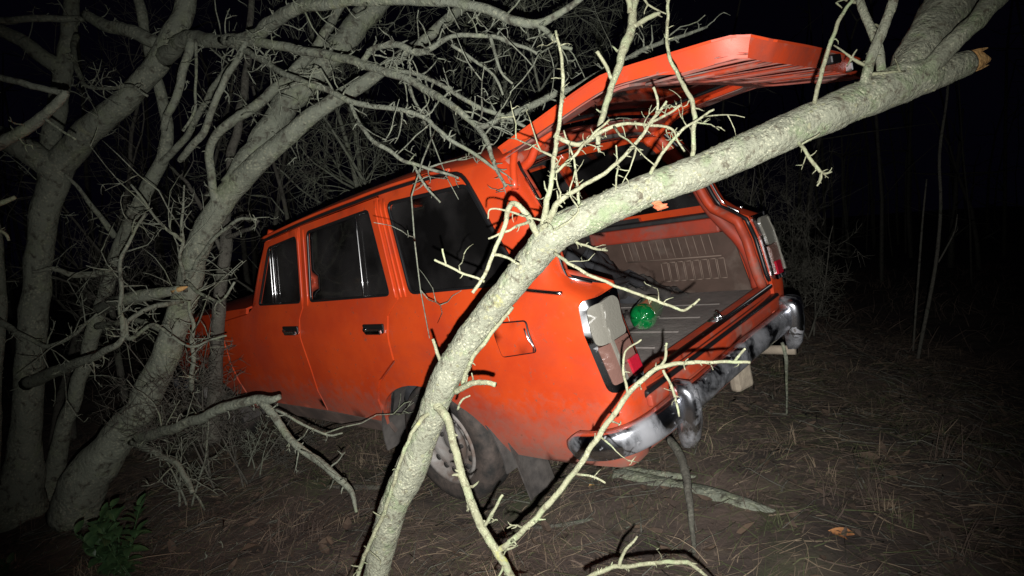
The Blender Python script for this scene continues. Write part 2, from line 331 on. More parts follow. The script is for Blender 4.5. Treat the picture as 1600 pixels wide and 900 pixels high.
def tufts():
    g = np.random.default_rng(77)
    for nm, mt, n, reg, ln, lb in (('dry_tufts', 'straw', 170, (-3.6, 2.6, 1.5, 6.0), (.06, .22), 'tufts of bent dry grass standing in the soil'), ('green_tufts', 'moss', 46, (.2, 2.4, 1.5, 4.5), (.05, .16), 'small green grass tufts behind the car'), ('dark_tufts', 'straw_dark', 240, (-3.8, 4.5, 1.5, 8.5), (.08, .32), 'dark dead grass tufts on the forest floor')):
        A = []; Fs = []; k0 = 0
        for t in range(n):
            x, y = g.uniform(reg[0], reg[1]), g.uniform(reg[2], reg[3]); m_ = int(g.integers(18, 60)); z = float(gzv(np.array(x), np.array(y))); sc_ = g.uniform(.6, 1.2)
            bx = x+g.normal(0, .03, m_); by = y+g.normal(0, .03, m_); a = g.normal(g.uniform(0, 6.28), 1.3, m_); el = g.uniform(.3, 1.2, m_); L_ = g.uniform(*ln, m_)*sc_
            d = np.stack([np.cos(a)*np.cos(el), np.sin(a)*np.cos(el), np.sin(el)], -1); b = np.stack([bx, by, np.full(m_, z-.01)], -1); s_ = np.stack([-np.sin(a), np.cos(a), 0*a], -1)*g.uniform(.0007, .0016, m_)[:, None]
            V = []
            for i, q in enumerate((0, .4, .75, 1.)):
                c = b+d*(L_*q)[:, None]; c[:, 2] -= .75*L_*q*q*np.cos(el); ws = (1, .9, .6, .15)[i]; V += [c-s_*ws, c+s_*ws]
            V = np.stack(V, 1).reshape(-1, 3); A.append(V); o_ = k0+(np.arange(m_)*8)[:, None]; Fs += np.concatenate([o_+np.array([[2*i, 2*i+1, 2*i+3, 2*i+2]]) for i in range(3)]).tolist(); k0 += len(V)
        tag(link(nm, to_mesh(nm, np.concatenate(A), Fs), M[mt]), lb, 'grass', kind='stuff')
grass(); tufts()

# ================================================================== the car  (x forward, y left, z up, metres; rear axle at x = 0.10)
RC = np.array([[-.71594913, -.65795951, -.23346548], [.05226644, .28295324, -.95770856], [.69619327, -.69787302, -.16819092]])
TC = np.array([.3181945, .71663373, 3.48614939])
car = empty('station_wagon'); RW = CW@RC; TW = CAM+CW@TC
mw = Matrix.Identity(4)
for i in range(3):
    for j in range(3): mw[i][j] = RW[i][j]
    mw[i][3] = TW[i]
car.matrix_world = mw
tag(car, 'old orange-red station wagon with its tailgate raised, nose among the trees', 'car')
CROT = RW
def S(z): return np.interp(z, [.20, .24, .30, .44, .455, .60, .77, .795, .90, .93, 1.33, 1.385, 1.42], [.695, .712, .742, .778, .785, .800, .805, .798, .768, .752, .655, .625, .60])
def taper(x): return .045*np.clip((-.25-x)/.62, 0, 2)**2 + .06*np.clip((x-1.6)/1.5, 0, 2)**2
def sidemap(x, z): return np.stack([x, S(z)-taper(x), z], -1)
def XR(z): return np.interp(z, [.2, .27, .36, .52, .885, .91, .94, 1.0, 1.15, 1.28, 1.40], [-.83, -.87, -.905, -.915, -.860, -.775, -.715, -.695, -.66, -.585, -.505])
RCN = .05; QQ = RCN*math.pi/2
def x2t(x, z): return x-XR(z)-RCN+QQ
def quartermap(t, z):
    xr = XR(z); y0 = S(z)-taper(xr+RCN); ph = np.clip((QQ-t)/RCN, 0, math.pi/2)
    x = np.where(t >= QQ, xr+RCN+(t-QQ), xr+RCN-RCN*np.sin(ph)); 
    y = np.where(t >= QQ, S(z)-taper(x), np.where(t >= 0, y0-RCN*(1-np.cos(ph)), y0-RCN+t))
    return np.stack([x, y, z], -1)
def gutter(x): return 1.385+.012*np.clip(1-abs((x+.05)/.5), 0, 1)-.055*np.clip((x-.1)/.9, 0, 3)**1.6
def inpoly(P, poly):
    x, y = P[:, 0], P[:, 1]; r = np.zeros(len(P), bool); n = len(poly)
    for i in range(n):
        x1, y1 = poly[i]; x2, y2 = poly[(i+1) % n]
        if y1 == y2: continue
        c = ((y1 > y) != (y2 > y)) & (x < (x2-x1)*(y-y1)/(y2-y1)+x1); r ^= c
    return r
def dens(poly, step):
    out = []; n = len(poly)
    for i in range(n):
        a = np.array(poly[i], float); b = np.array(poly[(i+1) % n], float); k = max(1, int(np.ceil(np.linalg.norm(b-a)/step)))
        out += [a+(b-a)*j/k for j in range(k)]
    return np.array(out)
def rounded(poly, r, n=4):
    out = []; N_ = len(poly)
    for i in range(N_):
        p = np.array(poly[i], float); a = np.array(poly[i-1], float)-p; b = np.array(poly[(i+1) % N_], float)-p
        la, lb = np.linalg.norm(a), np.linalg.norm(b); rr = min(r, la*.45, lb*.45)
        p0 = p+a/la*rr; p1 = p+b/lb*rr
        for k in range(n+1): t = k/n; out.append(tuple((1-t)**2*p0+2*t*(1-t)*p+t*t*p1))
    return out
def cdt(outline, holes=(), step=.05, conv=None):
    loops = [dens(outline, step)]+[dens(h, step) for h in holes]
    if conv is not None: loops = [np.stack([conv(l[:, 0], l[:, 1]), l[:, 1]], -1) for l in loops]
    pts = np.concatenate(loops); edges = []; b = 0
    for l in loops: n = len(l); edges += [(b+i, b+(i+1) % n) for i in range(n)]; b += n
    lo, hi = pts.min(0), pts.max(0)
    gx, gy = np.meshgrid(np.arange(lo[0]+step*.5, hi[0], step), np.arange(lo[1]+step*.5, hi[1], step)); G = np.stack([gx.ravel(), gy.ravel()], -1)
    ins = inpoly(G, loops[0])
    for h in loops[1:]: ins &= ~inpoly(G, h)
    G = G[ins]
    if len(G):
        B = np.concatenate([dens(l, step*.5) for l in loops]); d = ((G[:, None]-B[None])**2).sum(-1).min(1); G = G[d > (step*.4)**2]
    P = np.concatenate([pts, G])
    r = delaunay_2d_cdt([Vector(p) for p in P], edges, [], 0, 1e-7)
    V = np.array([tuple(v) for v in r[0]]); T = np.array([tuple(f) for f in r[2]])
    c = V[T].mean(1); k = inpoly(c, loops[0])
    for h in loops[1:]: k &= ~inpoly(c, h)
    return V, T[k]
def shellVF(V, T, thick, out):
    """closed sheet of metal: outer skin, inner skin, rim with own vertices; out = direction that is outside"""
    V = np.asarray(V, float); T = np.asarray(T)
    fn = np.cross(V[T[:, 1]]-V[T[:, 0]], V[T[:, 2]]-V[T[:, 0]])
    if (fn.sum(0)@np.asarray(out, float)) < 0: T = T[:, ::-1]; fn = -fn
    vn = np.zeros_like(V)
    for i in range(3): np.add.at(vn, T[:, i], fn)
    vn /= np.linalg.norm(vn, axis=1)[:, None]+1e-12
    I = V-vn*thick; n = len(V); Fs = [tuple(t) for t in T]+[(t[0]+n, t[2]+n, t[1]+n) for t in T]
    cnt = {}
    for t in T:
        for a, b in ((t[0], t[1]), (t[1], t[2]), (t[2], t[0])):
            cnt[(a, b)] = 1
    A = [V, I]; k = 2*n
    for (a, b) in cnt:
        if (b, a) in cnt: continue
        A.append(np.array([V[a], V[b], I[b], I[a]])); Fs.append((k+1, k, k+3, k+2)); k += 4
    return np.concatenate(A), Fs
def mir(V): V = np.array(V, float); V[:, 1] *= -1; return V
def flipF(Fs): return [tuple(f)[::-1] for f in Fs]
def both(name, VF, material, parentL=None, parentR=None, smooth=True):
    V, Fs = VF
    a = link(name, to_mesh(name, V, Fs, smooth), M[material], parentL or car)
    b = link(name, to_mesh(name, mir(V), flipF(Fs), smooth), M[material], parentR or car)
    return a, b
def off(mapf, a, z, d):
    """point on a mapped surface pushed out by d along its normal"""
    e = 1e-3; a = np.asarray(a, float); z = np.asarray(z, float)
    n_ = np.cross(mapf(a+e, z)-mapf(a-e, z), mapf(a, z+e)-mapf(a, z-e)); n_ /= np.linalg.norm(n_, axis=-1)[..., None]
    p = mapf(a, z); n_ = np.where((n_[..., 1:2]*p[..., 1:2]+n_[..., 0:1]*(p[..., 0:1]+0.0)*.4) < 0, -n_, n_)
    return p+n_*d

def body_side():
    g = gutter
    # ---- front door
    win_f = rounded([(.985, float(g(.98))-.055), (1.30, float(g(1.30))-.05), (1.462, .945), (.985, .942)], .025)
    fd = [(.948, float(g(.95))-.014), (1.335, float(g(1.335))-.014), (1.50, .955), (1.60, .90), (1.93, .865), (1.965, .60), (1.955, .345), (1.033, .338), (.988, .60), (.993, .86), (.962, .915)]
    V, T = cdt(fd, [win_f], .05); fdL, fdR = both('front_door', shellVF(sidemap(V[:, 0], V[:, 1]), T, .02, (0, 1, 0)), 'paint')
    win_r = rounded([(.872, float(g(.87))-.055), (.318, float(g(.31))-.060), (.198, .945), (.886, .943)], .025)
    rd = [(.936, float(g(.93))-.014), (.258, float(g(.25))-.016), (.142, .925), (.212, .862), (.228, .662), (.395, .556), (.468, .452), (.516, .318), (1.021, .338), (.976, .60), (.981, .86), (.95, .915)]
    V, T = cdt(rd, [win_r], .05); rdL, rdR = both('rear_door', shellVF(sidemap(V[:, 0], V[:, 1]), T, .02, (0, 1, 0)), 'paint')
    # ---- rear quarter panel, wraps round the back corner
    win_q = rounded([(.172, float(g(.17))-.058), (-.345, float(g(-.34))-.058), (-.585, .952), (.052, .945)], .035)
    arch = [(.13+.40*math.cos(a), .20+.345*math.sin(a)) for a in np.linspace(rad(17), rad(172), 22)]
    q = [(.246, float(g(.24))-.006), (.130, .928), (.200, .862), (.216, .656), (.383, .548), (.456, .448), (.506, .318)] + arch + [(-.30, .235), (-.60, .222), (-.80, .228)]
    nq = dens(q, .04); nq = nq[:[i for i in range(len(nq)) if abs(nq[i][0]+.80) < 1e-6 and abs(nq[i][1]-.228) < 1e-6][0]+1]; t0 = [(float(x2t(x, z)), z) for x, z in nq]
    # open end: after (-.80,.228) go to the rear face then up
    lo = [(-.05, .24), (-.115, .30), (-.115, .535), (-.115, .885), (-.052, .925), (-.045, 1.15), (-.035, 1.378), (.06, 1.392), (.20, 1.394)]
    i0 = len(t0)
    outline = t0+lo
    lamp = rounded([(.052, .862), (-.098, .872), (-.103, .565), (.046, .562)], .025)
    wq = [(x2t(x, z), z) for x, z in dens(win_q, .03)]
    V, T = cdt(outline, [lamp, wq], .045); both('rear_quarter_panel', shellVF(quartermap(V[:, 0], V[:, 1]), T, .016, (-.2, 1, 0)), 'paint')
    qp = [o for o in car.children if o.name.startswith('rear_quarter_panel')]
    # ---- window glass, seals, bright bars
    for nm, w_, pl, pr in (('window_pane', win_f, fdL, fdR), ('window_pane', win_r, rdL, rdR), ('window_pane', win_q, qp[0], qp[1])):
        w2 = np.array(w_); c = w2.mean(0); wg = [tuple(c+(p-c)*1.02) for p in w2]
        V, T = cdt(wg, (), .09); P = sidemap(V[:, 0], V[:, 1]); P[:, 1] -= .016
        both(nm, shellVF(P, T, .004, (0, 1, 0)), 'glass', pl, pr)
        L_ = dens(w2, .03); P = sidemap(L_[:, 0], L_[:, 1]); P[:, 1] -= .006
        both('window_seal', tube(P, .0085, 6, closed=True), 'seal', pl, pr)
    for (xa, za), (xb, zb), pl, pr, r_ in (((1.262, float(g(1.26))-.052), (1.256, .945), fdL, fdR, .007), ((1.292, float(g(1.29))-.05), (1.288, .945), fdL, fdR, .005), ((.425, float(g(.42))-.058), (.402, .945), rdL, rdR, .0065)):
        zz = np.linspace(za, zb, 6); xx = np.linspace(xa, xb, 6); P = sidemap(xx, zz); P[:, 1] -= .004
        both('bright_bar', tube(P, r_, 6), 'bright_trim', pl, pr)
    # ---- C pillar raised seam strips
    for xa, xb in ((.268, .152), (.232, .113), (.20, .080)):
        zz = np.linspace(float(g(.25))-.03, .935, 10); xx = np.interp(zz, [.935, float(g(.25))-.03], [xb, xa]); P = sidemap(xx, zz); P[:, 1] += .001
        both('pillar_bead', tube(P, .0055, 6), 'paint', qp[0], qp[1])
    for xa in (.962, .905):
        zz = np.linspace(float(g(.95))-.03, .925, 8); P = sidemap(np.full(8, xa), zz); P[:, 1] += .001
        both('pillar_bead', tube(P, .005, 6), 'paint', rdL, rdR)
    # ---- bright strip along the belt of the quarter
    zz = np.linspace(.928, .905, 8); xx = np.linspace(-.60, -.765, 8); P = sidemap(xx, zz); P[:, 1] += .004
    both('belt_moulding', tube(P, .008, 6), 'bright_trim', qp[0], qp[1])
    # ---- door handles: recess plate and lever
    for xc, zc, pl, pr in ((.318, .806, rdL, rdR), (1.082, .806, fdL, fdR)):
        y = float(S(zc)-taper(xc))
        a, b = both('handle_recess', boxVF((xc, y-.001, zc), (.158, .012, .050)), 'black_metal', pl, pr, False); bevel(a, .005); bevel(b, .005)
        a, b = both('door_handle', boxVF((xc-.012, y+.014, zc-.008), (.118, .020, .026)), 'chrome', pl, pr, False); bevel(a, .008, 3); bevel(b, .008, 3)
        a, b = both('door_lock', lathe([(.0, .012), (.011, .012), (.012, .0)], n=14, c=(xc+.062, y, zc)), 'chrome', pl, pr)
    # ---- fuel flap
    fl_ = rounded([(-.452, .818), (-.606, .822), (-.632, .712), (-.470, .694)], .012)
    V, T = cdt(fl_, (), .05); P = sidemap(V[:, 0], V[:, 1]); P[:, 1] += .006
    Vv, Ff = shellVF(P, T, .005, (0, 1, 0)); link('fuel_flap', to_mesh('fuel_flap', Vv, Ff), M['paint'], qp[0])
    L_ = dens(np.array(fl_), .02); P = sidemap(L_[:, 0], L_[:, 1]); P[:, 1] += .002; link('flap_gap', to_mesh('flap_gap', *tube(P, .0045, 5, closed=True)), M['seal'], qp[0])
    P = sidemap(np.array([-.606, -.616, -.622, -.634, -.629]), np.array([.80, .775, .757, .735, .715])); P[:, 1] += .012
    link('flap_edge', to_mesh('flap_edge', *tube(catmull(P, 3), .0035, 5)), M['bright_trim'], qp[0])
    # ---- sill, inner skin, wheel wells
    V, T = cdt([(.52, .31), (.53, .235), (1.97, .25), (1.97, .335)], (), .06); both('door_sill', shellVF(sidemap(V[:, 0], V[:, 1])-[0, .010, 0], T, .02, (0, 1, 0)), 'sill')
    inner = [(.955, float(g(.95))-.02), (1.325, float(g(1.33))-.02), (1.49, .955), (1.58, .89), (1.95, .84), (1.95, .30), (.54, .30), (.43, .42), (.34, .53), (.19, .60), (-.18, .60), (-.18, .93), (.13, .93), (.246, float(g(.24))-.02)]
    sc_ = lambda w_, k: [tuple(np.array(w_).mean(0)+(np.array(p)-np.array(w_).mean(0))*k) for p in w_]
    V, T = cdt(inner, [sc_(win_f, 1.04), sc_(win_r, 1.04)], .07); both('door_frame', shellVF(sidemap(V[:, 0], V[:, 1])-[0, .022, 0], T, .012, (0, 1, 0)), 'paint_worn')
    V, T = cdt(inner, [sc_(win_f, 1.07), sc_(win_r, 1.07)], .09); both('door_card', shellVF(sidemap(V[:, 0], V[:, 1])-[0, .045, 0], T, .006, (0, 1, 0)), 'interior')
    return fdL, qp
def drip_rail():
    xs = np.r_[np.linspace(1.36, -.20, 18)]; P = [(x, float(S(gutter(x)-.004))+.004-taper(x), float(gutter(x))-.002) for x in xs]
    for x, z in ((-.265, 1.384), (-.315, 1.358), (-.355, 1.315), (-.40, 1.245), (-.455, 1.15), (-.52, 1.05), (-.575, .965), (-.585, .945)):
        P.append((x-.018, float(S(z)-taper(x))+.003, z))
    P = catmull(P, 2); both('drip_rail', tube(P, .009, 6), 'seal')
    P2 = P[:36].copy(); P2[:, 2] += .016; P2[:, 1] -= .004; both('drip_lip', tube(P2, .008, 6), 'paint')
drip_rail()
fdL, QP = body_side()

def grid(us, vs, f):
    V = np.array([f(u_, v_) for v_ in vs for u_ in us]); n = len(us)
    T = [t for j in range(len(vs)-1) for i in range(n-1) for t in ((j*n+i, j*n+i+1, (j+1)*n+i+1), (j*n+i, (j+1)*n+i+1, (j+1)*n+i))]
    return V, np.array(T)
# ---- roof
def roofpt(x, s):            # s in -1..1 across
    a = abs(s); zg = float(gutter(x)); yg = float(S(zg)-taper(x)); 
    k = np.interp(a, [0, .45, .75, .90, .97, 1], [0, .45, .77, .92, .985, 1.0]); h = np.interp(a, [0, .45, .75, .90, .97, 1], [.078, .070, .052, .030, .012, -.004])
    if x < -.40: h *= 1-.25*((-.40-x)/.11)**2
    return (x, math.copysign(k*yg, s) if s else 0., zg+h)
ss = np.array([-1, -.97, -.94, -.9, -.83, -.75, -.6, -.45, -.2, 0, .2, .45, .6, .75, .83, .9, .94, .97, 1])
V, T = grid(ss, np.r_[np.linspace(1.30, .9, 6), np.linspace(.8, -.515, 22)], lambda s, x: roofpt(x, s))
link('roof', to_mesh('roof', *shellVF(V, T, .012, (0, 0, 1))), M['paint'], car)
V, T = grid(np.linspace(-.9, .9, 9), np.linspace(1.2, -.44, 8), lambda s, x: np.array(roofpt(x, s))-(0, 0, .03))
link('headliner', to_mesh('headliner', *shellVF(V, T, .01, (0, 0, -1))), M['headliner'], car)
# ---- rear header with gutter, below the roof's back edge
hd = MB(); 
P = [(-.500, y, 1.452-.055*(abs(y)/.58)**2.2-.03) for y in np.linspace(-.58, .58, 13)]
hd.add(*tube(P, .024, 8)); hd.build('rear_header', M['paint_worn'], car)
hd = MB(); P = [(-.480, y, 1.400-.045*(abs(y)/.58)**2.2) for y in np.linspace(-.57, .57, 13)]; hd.add(*tube(P, .02, 8)); hd.build('header_trim', M['headliner'], car)
link('header_strip', to_mesh('header_strip', *tube([(-.515, y, 1.372-.045*(abs(y)/.58)**2.2) for y in np.linspace(-.54, .54, 13)], .006, 6)), M['bright_trim'], car)
# ---- tailgate opening: rubber seal round it and the bright edge of the right pillar
P = []
for z in np.linspace(1.372, .535, 26): P.append(tuple(quartermap(np.array(-.050 if z > .93 else np.interp(z, [.535, .60, .88, .93], [-.10, -.122, -.12, -.06])), np.array(z))+np.array([.012, -.002, 0])))
P = np.array(P); L2 = np.vstack([P, mir(P)[::-1]]); 
link('opening_seal', to_mesh('opening_seal', *tube(L2, .011, 8)), M['seal'], car)
P2 = P[2:15].copy(); P2[:, 0] -= .016; P2[:, 1] += .016; both('pillar_trim', tube(P2, .0065, 6), 'bright_trim')
P3 = P.copy(); P3[:, 0] += .030; P3[:, 1] -= .030; both('opening_flange', tube(P3, .024, 8), 'paint_worn')
# ---- inner D pillars and the painted rail under the side windows
for nm, pts, r_, mt in (('inner_pillar', [(-.44, .575, 1.37), (-.53, .60, 1.22), (-.595, .625, 1.08), (-.635, .645, .95), (-.69, .650, .86), (-.775, .648, .74), (-.81, .645, .60), (-.815, .64, .52)], .034, 'paint_inner'),):
    both(nm, tube(catmull(pts, 3), r_, 10), mt)
a, b = both('inner_rail', boxVF((-.27, .664, .848), (.80, .050, .078)), 'paint_inner', smooth=False); bevel(a, .012); bevel(b, .012)
a, b = both('rail_cap', boxVF((-.25, .675, .900), (.78, .07, .022)), 'interior', smooth=False); bevel(a, .006); bevel(b, .006)
# ---- side trim cards with moulded ribs (two rows of little frames)
def trim_card(sgn):
    V, T = cdt([(-.78, .49), (-.72, .81), (.28, .81), (.28, .49)], (), .1); P = np.stack([V[:, 0], np.full(len(V), .650*sgn), V[:, 1]], -1)
    card = link('side_trim', to_mesh('side_trim', *shellVF(P, T, .01, (0, -sgn, 0))), M['trim'], car)
    y = .642*sgn
    def bar(a, b, r_=.0028):
        return link('trim_rib', to_mesh('trim_rib', *tube([(a[0], y, a[1]), (b[0], y, b[1])], r_, 5)), M['rib'], card)
    for i in range(13):
        x = -.09-.044*i-.0; lean = -.012; bar((x, .705), (x-lean, .806))
    bar((-.10, .702), (-.655, .693), .0035)
    for i in range(8):
        x0 = -.305-.046*i; x1 = x0-.038
        bar((x0, .578), (x0, .680)); bar((x1, .578), (x1, .680)); bar((x0, .578), (x1, .578)); bar((x0, .680), (x1, .680))
    return card
trim_card(-1); trim_card(1)
# ---- wheel housings inside the boot
for sgn in (-1, 1):
    P = [(.10+.36*math.cos(a), .565*sgn, .30+.30*math.sin(a)) for a in np.linspace(rad(15), rad(165), 12)]
    link('wheel_housing', to_mesh('wheel_housing', *tube(P, .085, 8)), M['bag'], car)
# ---- boot floor, lip, striker
fl_ = bevel(MB().add(*boxVF((-.22, 0, .495), (1.22, 1.28, .03))).build('boot_floor', M['carpet'], car, smooth=False), .006)
for y in (-.40, -.2, .0, .2, .40): bevel(MB().add(*boxVF((-.20, y, .512), (1.05, .012, .008))).build('floor_rib', M['carpet'], fl_, smooth=False), .003)
def lip(name, x, z, w_, h, wy, mt): return bevel(MB().add(*boxVF((x, 0, z), (w_, 2*wy, h))).build(name, M[mt], car, smooth=False), .010, 3)
lip('sill_lip', -.862, .512, .062, .052, .60, 'paint_worn'); lip('sill_gutter', -.905, .485, .05, .03, .60, 'seal')
lip('sill_edge', -.925, .462, .026, .05, .60, 'paint_worn')
st = MB(); st.add(*tube(catmull([(-.870, -.09, .54), (-.87, -.085, .565), (-.88, -.075, .572), (-.892, -.07, .56), (-.90, -.07, .535)], 3), .006, 6)); st.add(*boxVF((-.875, -.08, .540), (.06, .075, .008))); st.add(*boxVF((-.885, -.055, .552), (.02, .012, .025)))
st.build('latch_striker', M['chrome'], car)
# ---- rear panel and valance under the opening
V, T = grid(np.linspace(-.66, .66, 15), np.linspace(.24, .50, 8), lambda y, z: (float(XR(z))-.004+.03*(abs(y)/.66)**4, y, z))
link('rear_panel', to_mesh('rear_panel', *shellVF(V, T, .012, (-1, 0, 0))), M['paint'], car)
# ---- tail lamps
def lamp(sgn):
    root = empty('tail_lamp'); root.parent = car
    def put(name, poly, d, thick, mt, step=.02, hole=None):
        V, T = cdt(poly, [hole] if hole else (), step); P = off(quartermap, V[:, 0], V[:, 1], d)
        P, Fs = shellVF(P, T, thick, (-.6, .6, 0))
        if sgn < 0: P = mir(P); Fs = flipF(Fs)
        return link(name, to_mesh(name, P, Fs), M[mt], root)
    put('lamp_bezel', rounded([(.060, .870), (-.106, .880), (-.111, .556), (.054, .553)], .028), .020, .034, 'chrome', hole=rounded([(.040, .846), (-.090, .856), (-.094, .588), (.036, .585)], .02))
    put('clear_lens', rounded([(.042, .848), (-.060, .860), (-.092, .838), (-.094, .722), (.040, .720)], .02), .028, .03, 'lens_white')
    put('lens_flutes', rounded([(-.012, .705), (-.088, .707), (-.090, .650), (-.014, .648)], .004), .029, .028, 'lens_amber')
    put('turn_lens', rounded([(.040, .717), (-.094, .719), (-.096, .584), (.036, .582)], .008), .026, .03, 'lens_amber')
    put('reflector', rounded([(-.040, .640), (-.094, .642), (-.096, .580), (-.042, .578)], .006), .036, .03, 'lens_red')
    put('lens_ridge', [(.005, .846), (-.003, .846), (-.005, .584), (.003, .584)], .034, .02, 'lens_white')
    return root
lamp(1); lamp(-1)
# ---- rear bumper with two overriders
def bumper():
    root = empty('rear_bumper'); root.parent = car
    path = catmull([(-.70, .808, .372), (-.79, .812, .376), (-.885, .790, .384), (-.955, .72, .395), (-.985, .58, .405), (-.995, .30, .41), (-.998, 0, .415), (-.995, -.30, .41), (-.985, -.58, .405), (-.955, -.72, .395), (-.88, -.785, .385), (-.76, -.80, .38), (-.62, -.80, .38)], 5)
    prof = [(-.020, .050), (.010, .048), (.020, .042), (.025, .030), (.030, .006), (.030, -.006), (.025, -.030), (.020, -.042), (.008, -.049), (-.020, -.050)]
    n = len(path); T_ = np.gradient(path, axis=0); T_ /= np.linalg.norm(T_, axis=1)[:, None]; V = []; Fs = []
    for i in range(n):
        o_ = np.cross(T_[i], (0, 0, 1)); o_ = unit(o_); 
        if o_@np.array([path[i][0]+.2, path[i][1], 0]) < 0: o_ = -o_
        e = min(1, min(i, n-1-i)/4+.35)
        dent = .006*noise.noise(Vector(path[i]*7))
        for a, b in prof: V.append(path[i]+o_*(a*e+dent)+np.array([0, 0, b*e]))
    k = len(prof)
    for i in range(n-1): Fs += [(i*k+j, i*k+j+1, (i+1)*k+j+1, (i+1)*k+j) for j in range(k-1)]
    b_ = link('bumper_bar', to_mesh('bumper_bar', V, Fs), M['bumper'], root); s_ = b_.modifiers.new('thick', 'SOLIDIFY'); s_.thickness = .004
    for sgn in (1, -1):
        V = []; Fs = []; zs = np.array([.265, .272, .30, .36, .42, .475, .505, .515]); hw = np.array([.010, .021, .028, .033, .035, .035, .030, .014]); dp = np.array([.020, .040, .060, .078, .086, .082, .060, .020])
        for z, h, d in zip(zs, hw, dp):
            for a in np.linspace(-math.pi/2, math.pi/2, 11):
                V.append((-.975-d*abs(math.cos(a))**.65, sgn*.505+h*math.copysign(abs(math.sin(a))**.7, math.sin(a)), z-.012))
        k = 11
        for i in range(len(zs)-1): Fs += [(i*k+j, i*k+j+1, (i+1)*k+j+1, (i+1)*k+j) for j in range(k-1)]
        Fs += [tuple(range(k))[::-1], tuple(range((len(zs)-1)*k, len(zs)*k))]
        o = link('overrider', to_mesh('overrider', V, Fs), M['bumper'], root); s_ = o.modifiers.new('thick', 'SOLIDIFY'); s_.thickness = .003
    return root
bumper()
# ---- wheels
def wheel(x, y, z, sgn, yaw=0):
    root = empty('wheel', (x, y, z)); root.parent = car; root.rotation_euler = (0, 0, yaw)
    V, Fs = lathe([(.185, .070), (.205, .080), (.245, .082), (.272, .074), (.285, .055), (.287, .02), (.287, -.02), (.285, -.055), (.272, -.074), (.245, -.082), (.205, -.08), (.185, -.07)], n=44)
    ty = link('tyre', to_mesh('tyre', V, Fs), M['tyre'], root)
    V, Fs = lathe([(.0, .040), (.045, .040), (.052, .030), (.090, .022), (.105, .044), (.128, .052), (.150, .040), (.160, .058), (.172, .078), (.186, .082), (.190, .07), (.175, .02), (.172, -.06)], n=40)
    if sgn < 0: V = mir(V); Fs = flipF(Fs)
    rm = link('rim', to_mesh('rim', V, Fs), M['rim'], root)
    for k in range(16):
        a = 2*math.pi*k/16+.1; c = (.137*math.cos(a), (.0455)*sgn, .137*math.sin(a))
        V, Fs = lathe([(0, .006*sgn), (.0155, .006*sgn), (.0165, -.012*sgn)], n=12, c=c); link('rim_hole', to_mesh('rim_hole', V, Fs), M['rimdark'], rm)
    for k in range(4):
        a = math.pi/2*k+.4; c = (.060*math.cos(a), .028*sgn, .060*math.sin(a)); V, Fs = lathe([(0, .014*sgn), (.009, .014*sgn), (.011, -.01*sgn)], n=6, c=c); link('wheel_nut', to_mesh('wheel_nut', V, Fs, False), M['rimdark'], rm)
    return root
wheel(.10, .668, .245, 1); wheel(.10, -.668, .245, -1); wheel(2.52, .675, .255, 1, rad(4)); wheel(2.52, -.675, .255, -1, rad(4))
for xc, rx, rz in ((.13, .41, .355), (2.52, .37, .36)):
    us = np.linspace(rad(-5), rad(185), 22)
    V, T = grid(us, (.50, .60, .70, .762), lambda a, y: (xc+rx*math.cos(a), y, .20+rz*math.sin(a))); V2, F2 = shellVF(V, T, .008, (0, 0, -1)); both('wheel_arch_liner', (V2, F2), 'liner')
    V, T = cdt([(xc+rx*math.cos(a), .20+rz*math.sin(a)) for a in us], (), .1); both('wheel_arch_wall', shellVF(np.stack([V[:, 0], np.full(len(V), .495), V[:, 1]], -1), T, .006, (0, 1, 0)), 'liner')
# ---- mud flaps behind the rear wheels
for sgn in (1, -1):
    V, T = grid(np.linspace(-.085, .085, 7), np.linspace(.05, .30, 8), lambda y, z: (-.315-.05*(.3-z)/.28+.008*math.sin(y*40), sgn*.655+y*(1-.12*(.3-z)), z-.015*abs(math.sin(y*31+1))*(z < .05)))
    link('mud_flap', to_mesh('mud_flap', *shellVF(V, T, .006, (-1, 0, 0))), M['mud'], car)
# ---- underbody, seats, bulkhead
bevel(MB().add(*boxVF((1.05, 0, .235), (3.7, 1.20, .05))).build('floor_pan', M['under'], car, smooth=False), .01)
for y in (.36, -.36):
    s_ = MB().add(*boxVF((1.05, y, .50), (.50, .50, .16))).add(*boxVF((.80, y, .78), (.13, .48, .50), [[.97, 0, -.22], [0, 1, 0], [.22, 0, .97]])).build('front_seat', M['interior'], car, smooth=False); bevel(s_, .04, 3)
s_ = MB().add(*boxVF((.30, 0, .50), (.46, 1.22, .16))).add(*boxVF((.20, 0, .72), (.12, 1.22, .40), [[.97, 0, -.22], [0, 1, 0], [.22, 0, .97]])).build('rear_seat', M['interior'], car, smooth=False); bevel(s_, .04, 3)
bevel(MB().add(*boxVF((1.62, 0, .80), (.30, 1.34, .20))).build('dashboard', M['interior'], car, smooth=False), .04, 3)
sw = [(1.42+.05*math.sin(a), .34+.19*math.cos(a), .92+.17*math.sin(a)) for a in np.linspace(0, 2*math.pi, 29)[:-1]]
link('steering_wheel', to_mesh('steering_wheel', *tube(sw, .011, 6, closed=True)), M['interior'], car)
